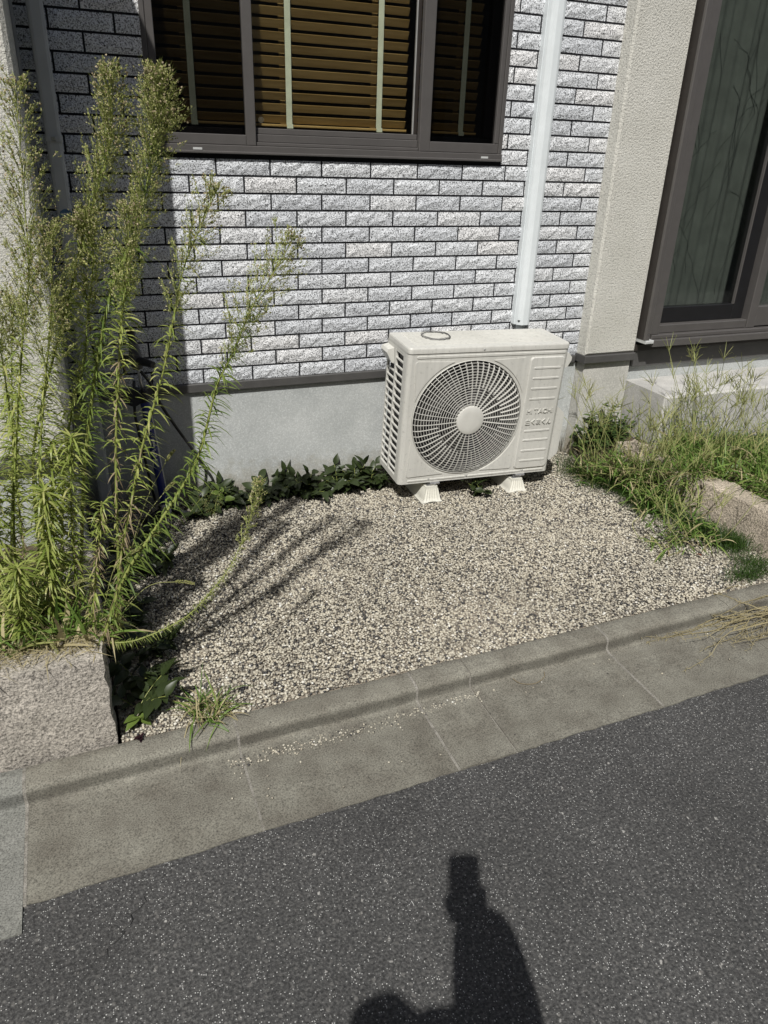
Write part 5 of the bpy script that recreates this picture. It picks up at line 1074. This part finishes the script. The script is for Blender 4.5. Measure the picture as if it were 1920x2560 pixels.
# head with face
hc = Vector((-1.472, -3.622, 1.492)); rgh = 20; V = []; F = []; nu, nv = 24, 16; fdir = Vector((.45, .86, -.2)).normalized(); fs = fdir.cross(UP).normalized(); fu = fs.cross(fdir)
for j in range(nv + 1):
    th = math.pi * j / nv
    for i in range(nu):
        p_ = 2 * math.pi * i / nu; x, y, z = math.sin(th) * math.cos(p_), math.sin(th) * math.sin(p_), math.cos(th)
        jw = 1 - .30 * max(0, -z) ** 1.5; q = Vector((x * .076 * jw, y * .095 * (1 - .12 * max(0, -z)), z * .115))
        if y > .8 and abs(x) < .22 and -.25 < z < .15: q.y += .016 * (1 - abs(x) / .22)
        if y > .6 and .2 < abs(x) < .55 and .0 < z < .2: q.y -= .006
        V.append(hc + fs * q.x + fdir * q.y + fu * q.z)
for j in range(nv):
    for i in range(nu): F.append((j * nu + i, j * nu + (i + 1) % nu, (j + 1) * nu + (i + 1) % nu, (j + 1) * nu + i))
head = MB().add(V, F).build('head', 'skin', person, smooth=True)
for s_ in (-1, 1):
    MB().tube([hc + fs * s_ * .073 + fu * .02, hc + fs * s_ * .083 - fdir * .006 + fu * .005, hc + fs * s_ * .076 - fu * .022], [.008, .012, .007], 8).build('ear', 'skin', head, smooth=True)
    MB().tube([hc + fs * s_ * .031 + fdir * .083 + fu * .014, hc + fs * s_ * .031 + fdir * .0885 + fu * .014], [.010, .006], 8).build('eye', 'white', head, smooth=True)
MB().tube([hc - fs * .022 + fdir * .083 - fu * .052, hc + fdir * .090 - fu * .054, hc + fs * .022 + fdir * .083 - fu * .052], [.003, .006, .003], 6).build('mouth', plain('lips', (.3, .12, .1), .5), head, smooth=True)
V = []; F = []
for j in range(10):
    th = math.pi * .56 * j / 9
    for i in range(nu):
        p_ = 2 * math.pi * i / nu; x, y, z = math.sin(th) * math.cos(p_), math.sin(th) * math.sin(p_), math.cos(th); k2 = 1.0 if y < .35 else max(.0, 1 - (y - .35) * 1.6) * .6 + .4
        zc = z if y < .35 or z > .55 else .55 + (z - .55) * .15
        V.append(hc + fs * x * .083 + fdir * (y * .101 - .003) + fu * (zc * .124 + .002))
for j in range(9):
    for i in range(nu): F.append((j * nu + i, j * nu + (i + 1) % nu, (j + 1) * nu + (i + 1) % nu, (j + 1) * nu + i))
MB().add(V, F).build('hair', 'hair', person, smooth=True)
# right hand: palm block and five fingers closed round the telephone
fin = MB(); P0 = hand
for i in range(4):
    b_ = phv(.040, .012 + i * .017, -.016); fin.tube([P0 + DN * (i * .012 - .02), b_, phv(.047, .010 + i * .017, 0), phv(.042, .008 + i * .017, .011), phv(.022 + .004 * (i == 3), .006 + i * .017, .012)], [.010, .0095, .009, .0085, .007], 8)
fin.tube([P0 + DN * .03, phv(-.02, .06, -.018), phv(-.038, .045, -.008), phv(-.043, .020, .001)], [.012, .011, .0095, .008], 8)
fin.tube([P0 + DN * .045, P0 + DN * .02, P0 - DN * .015 ], [.024, .030, .024], 12)
fin.build('right_hand', 'skin', person, smooth=True)
fin = MB(); L0 = Vector((-1.65, -3.56, .72))
fin.tube([L0 + UP * .02, L0 - UP * .03, L0 - UP * .065 + Vector((.004, .01, 0))], [.026, .030, .024], 10)
for i in range(4): fin.tube([L0 + Vector((-.02 + i * .0135, .01, -.06)), L0 + Vector((-.022 + i * .0145, .022, -.095)), L0 + Vector((-.02 + i * .014, .018, -.125 + .006 * abs(i - 1.4)))], [.0095, .009, .007], 8)
fin.tube([L0 + Vector((.022, .0, -.02)), L0 + Vector((.040, .015, -.045)), L0 + Vector((.040, .025, -.072))], [.011, .010, .008], 8)
fin.build('left_hand', 'skin', person, smooth=True)
